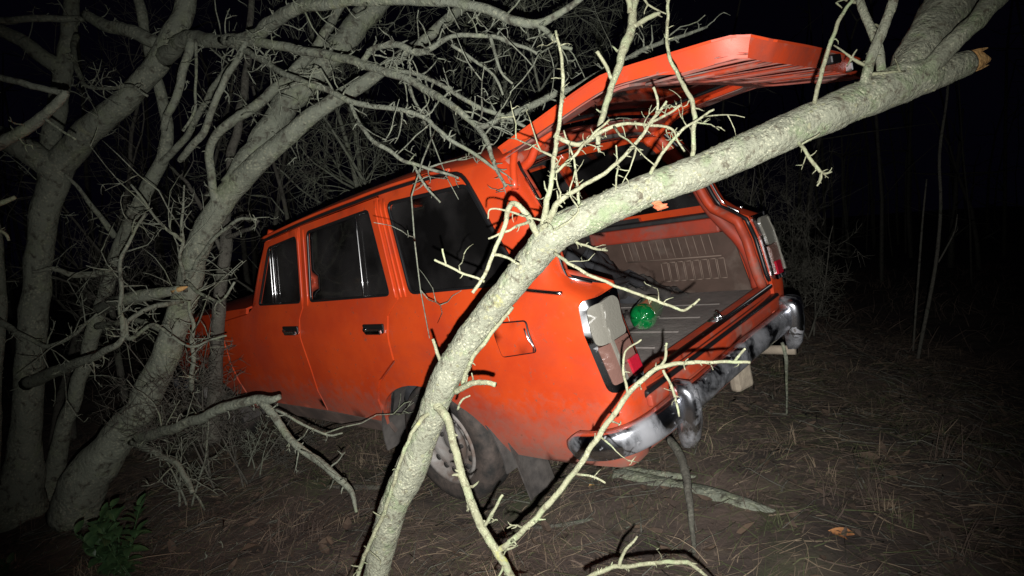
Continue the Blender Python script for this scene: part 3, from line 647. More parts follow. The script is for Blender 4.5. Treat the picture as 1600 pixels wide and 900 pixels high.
# ---- front: fenders, bonnet, windscreen, front panel with four round lamps, bumper, front wheels are above
archf = [(2.52+.36*math.cos(a), .20+.345*math.sin(a)) for a in np.linspace(rad(165), rad(15), 18)]
V, T = cdt([(1.975, .255), (1.985, .60), (1.95, .868), (1.62, .905), (1.62, .93), (2.3, .905), (3.02, .845), (3.06, .60), (3.04, .27)]+archf[::-1], (), .06)
both('front_fender', shellVF(sidemap(V[:, 0], V[:, 1]), T, .016, (0, 1, 0)), 'paint')
V, T = grid(np.linspace(-1, 1, 13), np.linspace(1.62, 3.03, 12), lambda s, x: (x, s*float(S(.9)-taper(x)-.012), .935-.085*((x-1.62)/1.41)**1.3+.028*(1-s*s)))
link('bonnet', to_mesh('bonnet', *shellVF(V, T, .012, (0, 0, 1))), M['paint'], car)
V, T = grid(np.linspace(-1, 1, 9), np.linspace(0, 1, 5), lambda s, k: (1.60-.30*k+.05*(1-s*s), s*(.70-.085*k), .94+.385*k))
link('windscreen', to_mesh('windscreen', *shellVF(V, T, .005, (1, 0, .5))), M['glass'], car)
both('windscreen_pillar', tube([(1.60, .705, .93), (1.45, .665, 1.14), (1.31, .615, 1.335)], .022, 8), 'paint')
V, T = grid(np.linspace(-.74, .74, 9), np.linspace(.30, .85, 6), lambda y, z: (3.05-.06*(y/.74)**4, y, z)); fp = link('front_panel', to_mesh('front_panel', *shellVF(V, T, .012, (1, 0, 0))), M['paint'], car)
for k in range(7): link('grille_bar', to_mesh('grille_bar', *boxVF((3.062, 0, .52+.035*k), (.012, 1.2, .016)), False), M['black_metal'], fp)
for y in (.60, -.60):
    V, Fs = lathe([(0, .03), (.06, .022), (.085, .0), (.095, .004)], n=20); V = np.stack([V[:, 1]+3.05, V[:, 0]+y, V[:, 2]+.66], -1); link('headlight', to_mesh('headlight', V, Fs), M['lens_white'], fp)
P = catmull([(2.75, .80, .42), (2.98, .80, .42), (3.10, .66, .42), (3.13, 0, .42), (3.10, -.66, .42), (2.98, -.80, .42), (2.75, -.80, .42)], 5); link('front_bumper', to_mesh('front_bumper', *tube(P, .045, 8)), M['bumper'], car)

# ---- tailgate, raised.  l runs from the hinge to the lower edge, n is the outward normal, y across
TG = empty('tailgate'); TG.parent = car
GA, GB = rad(11), rad(-3)            # slope of the glass half and of the lower half, above the horizontal
L1, L2_ = .53, .475
H0 = np.array([-.488, 0, 1.485])
def tgp(l, y, n=0.):
    """smoothly bent panel"""
    # integrate the direction
    l = l*1.04; k = 24; s = 0; p = H0.copy(); t = np.linspace(0, l, k+1) if l else np.array([0.])
    a = 0
    for i in range(len(t)-1):
        m_ = .5*(t[i]+t[i+1]); w_ = np.clip((m_-L1+.06)/.12, 0, 1); a = GA+(GB-GA)*w_*w_*(3-2*w_)
        e = np.clip((m_-.93)/.08, 0, 1); a = a-rad(26)*e
        p = p+np.array([-math.cos(a), 0, math.sin(a)])*(t[i+1]-t[i])
    if not len(t) > 1: a = GA
    nn = np.array([math.sin(a), 0, math.cos(a)])
    crown = -.045*(y/.58)**2*np.interp(l, [0, .4, 1], [1.0, .55, .25])
    return p+nn*(n+crown)+np.array([0, y, .12*(y-.5)*min(l, 1.)])        # the door hangs twisted, its right side lower
def halfw(l): return np.interp(l, [0, .10, .5, .86, .955, 1.0], [.595, .602, .606, .585, .545, .47])
def tgpanel(name, poly, holes, n0, thick, mt, step=.05, outn=(0, 0, 1), parent=None):
    V, T = cdt(poly, holes, step); P = np.array([tgp(a, b, n0) for a, b in V]); return link(name, to_mesh(name, *shellVF(P, T, thick, outn)), M[mt], parent or TG)
ls = [0, .10, .3, .5, .7, .86, .92, .955, .985, 1.0]
outl = [(l, float(halfw(l))) for l in ls]+[(l, -float(halfw(l))) for l in ls[::-1]]
glassr = rounded([(.075, .475), (.075, -.475), (.455, -.505), (.455, .505)], .05)
tgpanel('outer_skin', outl, [glassr], 0, .006, 'paint')
gp = tgpanel('window_pane', [tuple(np.array([.265, 0])+(np.array(p)-[.265, 0])*1.03) for p in glassr], (), -.004, .004, 'glass', .08)
P = np.array([tgp(a, b, -.006) for a, b in dens(glassr, .04)]); link('window_seal', to_mesh('window_seal', *tube(P, .011, 6, closed=True)), M['seal'], TG)
# folded side walls of the door shell
def wall(name, path, depth, mt, inset=.0):
    V = []; 
    for l, y in path: V.append(tgp(l, y, .001))
    for l, y in path: V.append(tgp(l-.0, y-math.copysign(inset, y), -(depth if depth < .061 else np.interp(l, [0, .1, .66, .76, .92], [.030, .040, .044, .066, .062]))))
    n = len(path); T = [t for i in range(n-1) for t in ((i, i+1, n+i+1), (i, n+i+1, n+i))]
    return link(name, to_mesh(name, *shellVF(V, T, .004, (0, np.sign(path[0][1]), 0) if abs(path[0][0]-path[-1][0]) > .3 else (-1, 0, -.3))), M[mt], TG)
ps = [(l, float(halfw(l))-.002) for l in np.linspace(0, .955, 20)]
wall('side_fold', ps, .062, 'paint', .012); wall('side_fold', [(l, -y) for l, y in ps], .062, 'paint', .012)
pe = [(l, y) for l, y in ((.955, .543), (.975, .51), (.992, .485), (1.0, .465), (1.0, .25), (1.0, 0), (1.0, -.25), (1.0, -.465), (.992, -.485), (.975, -.51), (.955, -.543))]
wall('lower_fold', pe, .060, 'paint_worn')
for sg in (1, -1):
    Pn = [(l, sg*(float(halfw(l))-.014)) for l in np.linspace(.02, .955, 20)]; V = [tgp(l, y, -np.interp(l, [0, .1, .66, .76, .92], [.030, .040, .044, .066, .062])) for l, y in Pn]+[tgp(l, y-sg*.06, -.050) for l, y in Pn]; n = len(Pn)
    T = [t for i in range(n-1) for t in ((i, i+1, n+i+1), (i, n+i+1, n+i))]; link('inner_flange', to_mesh('inner_flange', *shellVF(V, T, .003, (0, 0, -1))), M['paint_dusty'], TG)
# inner frame: rim round the glass, deep lower panel with three openings between stamped ribs
inl = [(l, float(halfw(l))-.012) for l in ls]+[(l, -float(halfw(l))+.012) for l in ls[::-1]]
opens = [rounded([(.60, y0), (.60, y1), (.90, y1*.97), (.90, y0*.97)], .03) for y0, y1 in ((.50, .30), (.245, .03), (-.03, -.245), (-.30, -.50))]
tgpanel('inner_frame', inl, [rounded([(.065, .485), (.065, -.485), (.475, -.51), (.475, .51)], .05)]+opens, -.050, .004, 'paint_dusty', .05, (0, 0, -1))
for y in (.272, 0, -.272):
    P = catmull([tgp(l, y, -.056) for l in (.58, .70, .80, .91)], 3); link('inner_rib', to_mesh('inner_rib', *tube(P, .009, 6)), M['paint_worn'], TG)
for y0, y1 in ((.50, .30), (.245, .03), (-.03, -.245), (-.30, -.50)):
    P = [tgp(.60, y0, -.06), tgp(.60, y1, -.06), tgp(.90, y1*.97, -.06), tgp(.90, y0*.97, -.06)]; link('opening_edge', to_mesh('opening_edge', *tube(catmull(P+[P[0]], 4), .005, 5)), M['paint_dusty'], TG)
tgpanel('stiffener', [(.50, .56), (.50, -.56), (.575, -.56), (.575, .56)], (), -.058, .010, 'paint_dusty', .06, (0, 0, -1))
# lock and number plate lamp on the lower fold, hinges
R_ = np.eye(3)
c = tgp(.995, -.20, -.035); bevel(link('tailgate_handle', to_mesh('tailgate_handle', *boxVF(c-(.012, 0, 0), (.03, .13, .035)), False), M['chrome'], TG), .006)
c = tgp(.995, .02, -.03); bevel(link('plate_lamp', to_mesh('plate_lamp', *boxVF(c-(.010, 0, 0), (.03, .09, .03)), False), M['black_metal'], TG), .006)
def hinge(y):
    P = catmull([tgp(.20, y, -.05), tgp(.10, y, -.065), tgp(.04, y, -.10), H0+(-.005, y, -.145), H0+(.035, y, -.165)], 5)
    V, Fs = tube(P, np.interp(np.linspace(0, 1, len(P)), [0, .35, .7, 1], [.010, .016, .019, .030]), 8); return link('hinge_arm', to_mesh('hinge_arm', V, Fs), M['paint'], TG)
hinge(.50); hinge(-.50)
link('hinge_plate', to_mesh('hinge_plate', *tube(catmull([(-.545, .560, 1.412), (-.556, .60, 1.36), (-.578, .642, 1.28)], 3), .015, 6)), M['paint'], car)
bevel(link('tow_block', to_mesh('tow_block', *boxVF((-.93, -.075, .305), (.05, .10, .15), [[.96, .28, 0], [-.28, .96, 0], [0, 0, 1]]), False), M['pale_wood'], car), .014, 2)

# ================================================================== trees
def bez(pts, per=5):
    """pts: (u, v, depth, width in photo pixels) -> smooth world path and radii"""
    A = np.array(pts, float); W_ = np.array([at(*p[:3]) for p in A]); r = A[:, 3]*.5*A[:, 2]/F
    P = catmull(W_, per); R = np.maximum(catmull(np.c_[r, r*0, r*0], per)[:, 0], .0012); return P, R
def wob(P, amp, fr):
    o = np.array([[noise.noise(Vector(p*fr)), noise.noise(Vector(p*fr+np.array([7.1, 0, 0]))), noise.noise(Vector(p*fr+np.array([0, 5.3, 0])))] for p in P])
    k = np.minimum(1, np.arange(len(P))/3.)[:, None]; return P+o*amp*k
def spur(mb, p, d, L, r, g, lev=0):
    """a short thorny side twig"""
    n = 3 if L < .05 else 5; pts = [p]; dd = d.copy(); L = L*1.1
    for i in range(n): dd = unit(dd+g.normal(0, .28 if L < .08 else .18, 3)); pts.append(pts[-1]+dd*L/n)
    pts = np.array(pts); rr = np.linspace(r, r*.38, n+1)*g.uniform(.85, 1.2, n+1)
    mb.add(*tube(pts, rr, 4 if r < .003 else 5))
    if lev < 2 and L > .035:
        for k in range(g.integers(1, 3)):
            i = g.integers(1, n+1); side = unit(np.cross(unit(pts[i]-pts[i-1]), g.normal(0, 1, 3))); spur(mb, pts[i], unit(side+.5*dd), L*g.uniform(.22, .5), max(r*.72, .0012), g, lev+1)
def spurs(mb, P, R, dens_, L, g, fr=(.05, 1.), rmax=.0045, fwd=0.):
    seg = np.linalg.norm(np.diff(P, axis=0), axis=1); tot = seg.sum(); cum = np.r_[0, np.cumsum(seg)]
    for k in range(g.poisson(tot*dens_)):
        s = tot*g.uniform(*fr); i = min(np.searchsorted(cum, s)-1, len(P)-2); i = max(i, 0); t = (s-cum[i])/(seg[i]+1e-9)
        p = P[i]+(P[i+1]-P[i])*t; T_ = unit(P[i+1]-P[i]); side = unit(np.cross(T_, g.normal(0, 1, 3))); d = unit(side*(1-.3*fwd)+T_*(g.uniform(-.1, .7)+fwd*.5))
        l_ = L*math.exp(g.normal(-.25, .8)); spur(mb, p+side*R[i]*.6, d, l_, min(rmax, max(.0016, R[i]*.45, l_*.02)), g)
def limb(parent, name, pts, material, g, sp=(0, .05), sides=8, rough=.10, rf=22., per=5, wobble=(.0, 6.), base=None):
    P, R = bez(pts, per)
    if wobble[0]: P = wob(P, *wobble)
    loc = np.array(base)
    o = link(name, to_mesh(name, *(lambda v, f: (v-loc, f))(*tube(P, R, sides, rough=rough, rfreq=rf))), M[material], parent)
    if sp[0]:
        mb = MB(); spurs(mb, P, R, sp[0], sp[1], g)
        if mb.n: t_ = link('twigs', to_mesh('twigs', np.concatenate(mb.V)-loc, mb.F), M['bark_twig' if material in ('bark_pale', 'bark_twig') else material], o); t_['kind'] = 'stuff'
    return o, P, R
def tree(name, label, base, cat='tree', group=None):
    return tag(empty(name, base), label, cat, group)

# ---------- 1. the broken trunk that leans across the picture, in front of the car
g = np.random.default_rng(21)
b0 = at(572, 930, 1.92); b0[2] = gz(b0[0], b0[1])
T0 = tree('broken_tree', 'pale lichen-covered broken trunk leaning across the picture in front of the red car', b0)
low = at(572, 930, 1.92); 
P, R = bez([(562, 1095, 1.99, 44), (574, 985, 1.95, 42), (590, 890, 1.90, 41), (612, 800, 1.84, 43), (640, 738, 1.81, 49), (668, 668, 1.77, 45), (697, 590, 1.72, 45), (742, 518, 1.68, 44), (795, 450, 1.64, 44), (838, 398, 1.60, 49), (872, 362, 1.58, 56), (930, 334, 1.57, 53), (1010, 298, 1.56, 52), (1110, 260, 1.56, 53), (1200, 219, 1.57, 56), (1290, 180, 1.58, 56), (1360, 150, 1.60, 58), (1420, 126, 1.61, 60), (1470, 112, 1.62, 46), (1512, 98, 1.63, 38)], 14)
tr = link('trunk', to_mesh('trunk', *(lambda v, f: (v-b0, f))(*tube(P, R, 48, rough=.085, rfreq=17.))), M['bark_pale'], T0)
# lichen crusts and knots standing proud of the bark
mb = MB()
for k in range(900):
    i = g.integers(2, len(P)-16); a = g.uniform(0, 6.28); T_ = unit(P[i+1]-P[i]); n1 = unit(np.cross(T_, (0.3, .2, 1))); n2 = np.cross(T_, n1); d = n1*math.cos(a)+n2*math.sin(a); c = P[i]+d*R[i]*.97+T_*g.uniform(-.02, .02)
    s = g.uniform(.002, .006); V = [c+(n2*math.cos(a)-n1*math.sin(a))*s*math.cos(q)*g.uniform(.7, 1.2)+T_*s*1.3*math.sin(q)*g.uniform(.7, 1.2) for q in np.linspace(0, 6.28, 7)[:-1]]+[c+d*s*.6]
    mb.add(V, [(j, (j+1) % 6, 6) for j in range(6)])
o = link('lichen', to_mesh('lichen', np.concatenate(mb.V)-b0, mb.F), M['bark_twig'], tr); o['kind'] = 'stuff'
# splintered end
mb = MB(); e = P[-1]; ax = unit(P[-1]-P[-6]); n1 = unit(np.cross(ax, (0, 0, 1))); n2 = np.cross(ax, n1)
mb.add(*tube([e-ax*.02, e+ax*.012, e+ax*.034+n2*.004, e+ax*.058+n2*.009], [R[-1]*.93, R[-1]*.86, R[-1]*.62, R[-1]*.22], 14, rough=.22, rfreq=70.))
for k in range(16):
    a = g.uniform(0, 6.28); q = R[-1]*.75; c = e-ax*.01+n1*math.cos(a)*q+n2*math.sin(a)*q; L = g.uniform(.03, .08); r = g.uniform(.004, .008)
    mb.add(*tube([c, c+ax*L*.6, c+ax*L+n1*g.normal(0, .003)], [r, r*.8, r*.15], 4))
o = link('splintered_end', to_mesh('splintered_end', np.concatenate(mb.V)-b0, mb.F, False), M['wood'], tr)
B0 = [ # (points, spur density, spur length)
 ([(1405, 140, 1.60, 54), (1440, 75, 1.66, 62), (1474, 25, 1.72, 72), (1516, -40, 1.78, 80), (1590, -140, 1.9, 84)], 0, .0, 'bark_pale'),
 ([(1440, 118, 1.59, 28), (1492, 64, 1.57, 28), (1534, 22, 1.56, 28), (1580, -35, 1.56, 40), (1640, -110, 1.56, 36)], 0, .0, 'bark_pale'),
 ([(1345, 150, 1.58, 16), (1362, 90, 1.57, 15), (1380, 45, 1.56, 15), (1398, -5, 1.55, 14), (1410, -60, 1.55, 12)], 9, .03, 'bark_pale'),
 ([(1378, 118, 1.60, 14), (1372, 72, 1.62, 14), (1352, 25, 1.64, 13), (1336, -20, 1.66, 11)], 8, .03, 'bark_pale'),
 ([(1272, 162, 1.55, 9), (1288, 100, 1.53, 8), (1300, 60, 1.52, 8), (1316, 22, 1.52, 7), (1338, -8, 1.52, 6)], 9, .025, 'bark_twig'),
 ([(1082, 246, 1.55, 9), (1084, 205, 1.54, 9), (1082, 160, 1.53, 9), (1064, 125, 1.52, 8), (1046, 85, 1.52, 7), (1043, 30, 1.52, 6), (1047, -20, 1.52, 6)], 14, .025, 'bark_twig'),
 ([(1016, 272, 1.53, 7), (1035, 238, 1.51, 6.5), (1062, 208, 1.50, 6), (1090, 186, 1.49, 5), (1116, 171, 1.48, 4.5)], 12, .028, 'bark_twig'),
 ([(838, 378, 1.58, 16), (862, 335, 1.54, 14), (872, 315, 1.52, 11), (905, 293, 1.50, 8.5), (940, 276, 1.49, 8), (970, 250, 1.48, 7.5), (995, 222, 1.47, 7), (1018, 190, 1.47, 6.5), (1042, 158, 1.46, 5)], 16, .03, 'bark_twig'),
 ([(1015, 193, 1.47, 5.5), (1040, 180, 1.465, 5), (1064, 166, 1.46, 5)], 14, .02, 'bark_twig'),
 ([(1026, 178, 1.47, 5), (1027, 158, 1.46, 5), (1020, 138, 1.46, 5.5)], 20, .012, 'bark_twig'),
 ([(846, 372, 1.57, 15), (853, 325, 1.53, 12), (862, 280, 1.51, 10), (868, 235, 1.50, 9), (876, 170, 1.49, 8), (879, 110, 1.48, 7), (868, 48, 1.48, 5)], 17, .028, 'bark_twig'),
 ([(866, 212, 1.50, 9), (905, 226, 1.49, 9), (940, 205, 1.48, 8.5), (975, 195, 1.48, 7), (1010, 196, 1.48, 6), (1045, 200, 1.48, 5), (1058, 215, 1.48, 4), (1070, 237, 1.48, 4)], 16, .025, 'bark_twig'),
 ([(868, 270, 1.50, 6), (895, 245, 1.48, 6), (920, 215, 1.47, 5), (952, 188, 1.46, 4)], 26, .022, 'bark_twig'),
 ([(842, 372, 1.57, 14), (822, 335, 1.53, 12), (800, 318, 1.50, 11), (788, 352, 1.48, 9.5), (772, 395, 1.47, 8), (757, 428, 1.46, 7.5), (739, 457, 1.45, 7)], 8, .03, 'bark_twig'),
 ([(757, 440, 1.46, 5.5), (725, 428, 1.46, 5), (700, 416, 1.46, 5), (679, 406, 1.46, 4.5)], 8, .02, 'bark_twig'),
 ([(697, 416, 1.46, 4), (694, 402, 1.46, 4), (692, 388, 1.455, 3.5)], 0, .02, 'bark_twig'),
 ([(772, 398, 1.47, 6), (790, 402, 1.48, 5.5), (812, 412, 1.50, 6)], 16, .02, 'bark_twig'),
 ([(828, 345, 1.53, 7), (802, 356, 1.49, 5), (780, 366, 1.48, 4.5), (762, 372, 1.48, 4)], 14, .018, 'bark_twig'),
 ([(820, 338, 1.51, 5), (790, 330, 1.49, 4), (766, 327, 1.48, 3.5), (763, 342, 1.48, 3)], 10, .015, 'bark_twig'),
 ([(866, 395, 1.56, 7), (895, 415, 1.52, 6.5), (940, 438, 1.50, 6.5), (985, 456, 1.49, 6), (1025, 470, 1.48, 6), (1062, 484, 1.48, 5.5), (1080, 478, 1.48, 5), (1092, 468, 1.48, 4)], 17, .02, 'bark_twig'),
 ([(886, 372, 1.58, 6), (920, 385, 1.6, 5), (950, 392, 1.62, 4.5)], 30, .018, 'bark_twig'),
 ([(1245, 218, 1.56, 7), (1257, 235, 1.53, 7), (1272, 256, 1.52, 7), (1286, 270, 1.52, 5), (1301, 268, 1.52, 3)], 26, .018, 'bark_twig'),
 ([(1274, 258, 1.52, 6), (1283, 275, 1.52, 5), (1275, 290, 1.52, 3)], 20, .014, 'bark_twig'),
 ([(1252, 226, 1.53, 4), (1265, 218, 1.52, 3.5), (1282, 207, 1.52, 3)], 0, .02, 'bark_twig'),
 ([(680, 628, 1.72, 20), (698, 655, 1.68, 17), (708, 690, 1.66, 16), (722, 745, 1.64, 16), (742, 800, 1.62, 17), (768, 850, 1.61, 17), (795, 892, 1.60, 16), (815, 935, 1.60, 14)], 13, .030, 'bark_twig'),
 ([(775, 862, 1.61, 13), (805, 840, 1.60, 12), (850, 795, 1.59, 12), (895, 742, 1.58, 11.5), (935, 682, 1.57, 11), (975, 625, 1.56, 11), (1010, 588, 1.55, 10), (1035, 572, 1.54, 9), (1090, 566, 1.53, 7.5), (1135, 566, 1.52, 6.5), (1172, 566, 1.51, 6)], 13, .03, 'bark_twig'),
 ([(1148, 566, 1.52, 6), (1158, 552, 1.52, 5), (1163, 546, 1.52, 4.5)], 10, .015, 'bark_twig'),
 ([(1030, 575, 1.54, 6), (1040, 560, 1.54, 6), (1042, 535, 1.53, 5)], 24, .018, 'bark_twig'),
 ([(1036, 578, 1.54, 5.5), (1052, 612, 1.54, 5.5), (1062, 650, 1.54, 4)], 14, .018, 'bark_twig'),
 ([(982, 618, 1.56, 6), (974, 580, 1.55, 5), (978, 548, 1.55, 4), (1003, 531, 1.55, 3.5)], 8, .018, 'bark_twig'),
 ([(900, 740, 1.58, 5), (925, 745, 1.57, 4.5), (945, 755, 1.57, 4)], 12, .012, 'bark_twig'),
 ([(915, 905, 1.58, 9), (950, 889, 1.57, 9), (985, 884, 1.56, 9), (1030, 880, 1.55, 8.5), (1072, 879, 1.55, 9), (1100, 897, 1.55, 6), (1120, 915, 1.55, 4)], 14, .018, 'bark_twig'),
 ([(968, 884, 1.56, 8), (972, 868, 1.56, 6.5), (984, 852, 1.55, 5.5), (996, 838, 1.55, 4.5)], 8, .012, 'bark_twig'),
 ([(755, 825, 1.62, 7), (762, 815, 1.60, 7), (775, 790, 1.58, 6), (787, 772, 1.57, 5.5)], 30, .02, 'bark_twig'),
 ([(676, 640, 1.73, 9), (654, 660, 1.70, 9), (636, 695, 1.71, 8), (618, 745, 1.74, 8), (600, 800, 1.78, 8.5), (578, 850, 1.80, 8), (560, 895, 1.82, 8), (548, 940, 1.84, 7)], 9, .022, 'bark_twig'),
 ([(712, 612, 1.70, 12), (728, 603, 1.67, 12), (748, 598, 1.65, 11), (774, 601, 1.63, 10)], 14, .022, 'bark_twig'),
 ([(722, 600, 1.70, 8), (735, 565, 1.67, 9), (752, 540, 1.65, 9), (775, 512, 1.64, 8), (800, 478, 1.62, 7)], 12, .016, 'bark_twig'),
 ([(690, 570, 1.71, 8), (683, 552, 1.69, 7), (676, 530, 1.68, 6)], 0, .02, 'bark_twig'),
 ([(715, 640, 1.70, 5), (722, 625, 1.68, 4), (735, 618, 1.67, 3)], 10, .01, 'bark_twig'),
 ([(855, 360, 1.56, 6), (880, 352, 1.52, 5), (905, 330, 1.50, 4), (890, 300, 1.49, 3), (900, 265, 1.48, 3)], 18, .02, 'bark_twig'),
 ([(960, 312, 1.55, 4), (965, 270, 1.52, 3.5), (962, 228, 1.50, 3)], 10, .02, 'bark_twig'),
 ([(905, 320, 1.55, 6), (903, 290, 1.53, 5.5), (895, 245, 1.5, 4), (880, 205, 1.5, 3)], 20, .02, 'bark_twig'),
]
for pts, d, L, mt in B0: limb(T0, 'branch', [(a, b, c_, w_*(.80 if mt == 'bark_twig' else 1)) for a, b, c_, w_ in pts], mt, g, (d*2.2, L*.8), 22 if mt == 'bark_pale' else 9, .16, 90. if mt == 'bark_twig' else 40., 8, (.0040, 32.) if mt == 'bark_twig' else (0, 1), b0)

# ---------- 2. a twig hanging in from above, between the trunk and the tailgate
hb = at(1000, -40, 1.62); T1 = tree('hanging_branch', 'slim lichen-crusted branch hanging down from above in front of the open tailgate', hb, 'branch')
for nm, pts, d, L in (('stem', [(1090, -420, 1.75, 16), (1045, -200, 1.68, 13), (1012, -60, 1.64, 12), (992, 0, 1.62, 12), (988, 40, 1.61, 14), (977, 70, 1.60, 15), (962, 118, 1.58, 11), (948, 160, 1.57, 10), (937, 200, 1.56, 9), (935, 222, 1.56, 8), (936, 238, 1.56, 3)], 16, .028),
    ('branch', [(986, 42, 1.61, 8), (1008, 32, 1.60, 7.5), (1031, 20, 1.60, 7)], 16, .015), ('branch', [(958, 128, 1.58, 6), (945, 100, 1.57, 5.5), (932, 80, 1.56, 6)], 10, .012), ('branch', [(985, 20, 1.61, 9), (982, 0, 1.60, 9), (970, -25, 1.6, 8)], 0, .01)):
    limb(T1, nm, pts, 'bark_twig', g, (d, L), 8, .22, 60., 6, (.003, 30.), hb)

# ---------- 3. the standing trees at the left
g = np.random.default_rng(33)
def base_of(u, v): p = ground_hit(u, v); return p
def std(name, label, trunk, limbs, mt='bark_grey', cat='tree', group=None, sides=14, root=None):
    p = at(*trunk[0][:3]) if root is None else root; base = np.array([p[0], p[1], gz(p[0], p[1])]); t = tree(name, label, base, cat, group)
    dep = trunk[0][2]
    limb(t, 'trunk', [(a, b, c_, w_*(.70 if b < 700 else .84)) for a, b, c_, w_ in trunk], mt, g, (6, .06), sides+8, .11, 8., 9, (.018, 5.), base)
    for pts, d, L in limbs:
        o, P, R = limb(t, 'branch', [(a, b, c_, w_*.86) for a, b, c_, w_ in pts], mt, g, (d*1.5, L), 9, .13, 40., 6, (.012, 9.), base)
        if d >= 5 and pts[-1][3] < 20:     # longer side shoots
            mb = MB(); spurs(mb, P, R, 4.5, .15, g, (.15, 1.), .0038, .9)
            if mb.n: o2 = link('side_shoots', to_mesh('side_shoots', np.concatenate(mb.V)-base, mb.F), M[mt], o); o2['kind'] = 'stuff'
    return t
# leftmost thick tree with the long bough that arches over the car
std('bare_tree', 'thickest dark bare tree at the far left, its long bough arching over the car', [(22, 850, 4.35, 130), (28, 780, 4.32, 92), (40, 690, 4.3, 64), (48, 560, 4.28, 58), (60, 430, 4.25, 55), (72, 330, 4.2, 58), (100, 255, 4.15, 62), (150, 195, 4.05, 58), (205, 145, 4.0, 50), (245, 100, 3.95, 48), (275, 45, 3.95, 46), (300, -30, 3.95, 44), (325, -120, 3.95, 40)], [
 ([(92, 270, 4.15, 50), (40, 235, 4.1, 44), (-20, 205, 4.1, 40), (-90, 170, 4.1, 34)], 3, .08),
 ([(70, 320, 4.2, 30), (84, 200, 4.2, 34), (98, 120, 4.2, 32), (110, 40, 4.2, 28), (118, -60, 4.2, 24)], 5, .10),
 ([(102, 110, 4.2, 30), (60, 85, 4.15, 28), (30, 60, 4.1, 24), (-30, 30, 4.0, 20)], 5, .10),
 ([(255, 92, 3.95, 34), (290, 62, 3.7, 27), (330, 62, 3.5, 26), (368, 63, 3.35, 24), (405, 52, 3.2, 24), (440, 24, 3.05, 25), (485, 8, 2.9, 23), (560, 2, 2.75, 21), (640, 0, 2.65, 20), (710, 4, 2.55, 19), (770, 18, 2.48, 18), (812, 32, 2.44, 17), (838, 36, 2.42, 16), (868, 22, 2.40, 13), (905, 2, 2.38, 11), (940, -25, 2.36, 9)], 9, .05),
 ([(835, 34, 2.42, 11), (852, 48, 2.40, 10), (872, 68, 2.38, 8), (892, 78, 2.36, 6)], 14, .06),
 ([(360, 64, 3.35, 19), (400, 64, 3.2, 17), (467, 77, 3.05, 16), (533, 91, 2.9, 16), (600, 111, 2.75, 15), (667, 138, 2.65, 14), (713, 170, 2.55, 12), (747, 200, 2.48, 11), (767, 247, 2.42, 8), (793, 292, 2.38, 5)], 16, .045),
 ([(345, 62, 3.4, 14), (400, 88, 3.15, 11), (450, 118, 2.95, 11), (500, 138, 2.82, 11), (543, 157, 2.72, 11), (587, 165, 2.65, 9), (660, 180, 2.55, 8.5), (683, 203, 2.5, 8), (733, 237, 2.44, 7), (777, 267, 2.40, 5)], 15, .045),
 ([(547, 158, 2.71, 7), (563, 197, 2.62, 7), (587, 223, 2.56, 8), (633, 250, 2.50, 6.5), (683, 267, 2.45, 6), (715, 278, 2.42, 4)], 14, .04),
 ([(645, 253, 2.49, 5), (655, 275, 2.46, 5), (672, 300, 2.44, 4.5), (690, 318, 2.42, 3)], 16, .03),
 ([(567, 96, 2.84, 11), (582, 75, 2.78, 11), (620, 71, 2.7, 12), (655, 82, 2.65, 13), (700, 58, 2.58, 9), (767, 53, 2.52, 8), (805, 68, 2.48, 7), (840, 88, 2.45, 5)], 18, .05),
 ([(585, 106, 2.78, 8), (660, 118, 2.66, 8), (720, 150, 2.58, 8), (777, 180, 2.5, 7.5), (815, 195, 2.46, 6), (852, 210, 2.43, 4)], 16, .045),
 ([(745, 200, 2.48, 10), (777, 190, 2.5, 10), (810, 176, 2.55, 12), (867, 150, 2.62, 12), (925, 122, 2.7, 11), (985, 88, 2.78, 9), (1045, 62, 2.85, 7), (1105, 42, 2.9, 5)], 14, .06),
 ([(705, 70, 2.58, 6), (740, 95, 2.6, 6), (772, 120, 2.6, 5), (785, 150, 2.6, 4)], 10, .04),
 ([(765, 55, 2.52, 7), (772, 85, 2.5, 6), (783, 110, 2.48, 5), (802, 128, 2.46, 4)], 14, .03),
 ([(640, 135, 2.67, 6), (655, 175, 2.66, 5), (668, 200, 2.65, 4)], 14, .035),
 ([(300, 62, 3.6, 16), (285, 120, 3.6, 15), (272, 160, 3.6, 14), (255, 200, 3.65, 12)], 4, .06),
 ([(385, 65, 3.2, 10), (355, 120, 3.25, 12), (335, 160, 3.3, 12), (310, 215, 3.4, 13), (280, 250, 3.5, 12)], 4, .05),
 ([(306, 62, 3.55, 6), (307, 120, 3.5, 5), (303, 170, 3.5, 5), (285, 205, 3.5, 5)], 10, .04),
 ([(133, 22, 4.1, 18), (165, 40, 4.05, 22), (205, 48, 4.0, 24), (250, 70, 3.95, 26)], 8, .06),
 ([(130, 30, 4.1, 10), (95, 28, 4.0, 12), (50, 30, 3.9, 13), (0, 32, 3.8, 12), (-50, 30, 3.7, 10)], 10, .08),
 ([(120, 55, 4.1, 12), (115, 85, 3.9, 9), (130, 130, 3.7, 7), (165, 140, 3.6, 6), (200, 135, 3.5, 6), (230, 150, 3.45, 4)], 12, .06),
 ], sides=18)
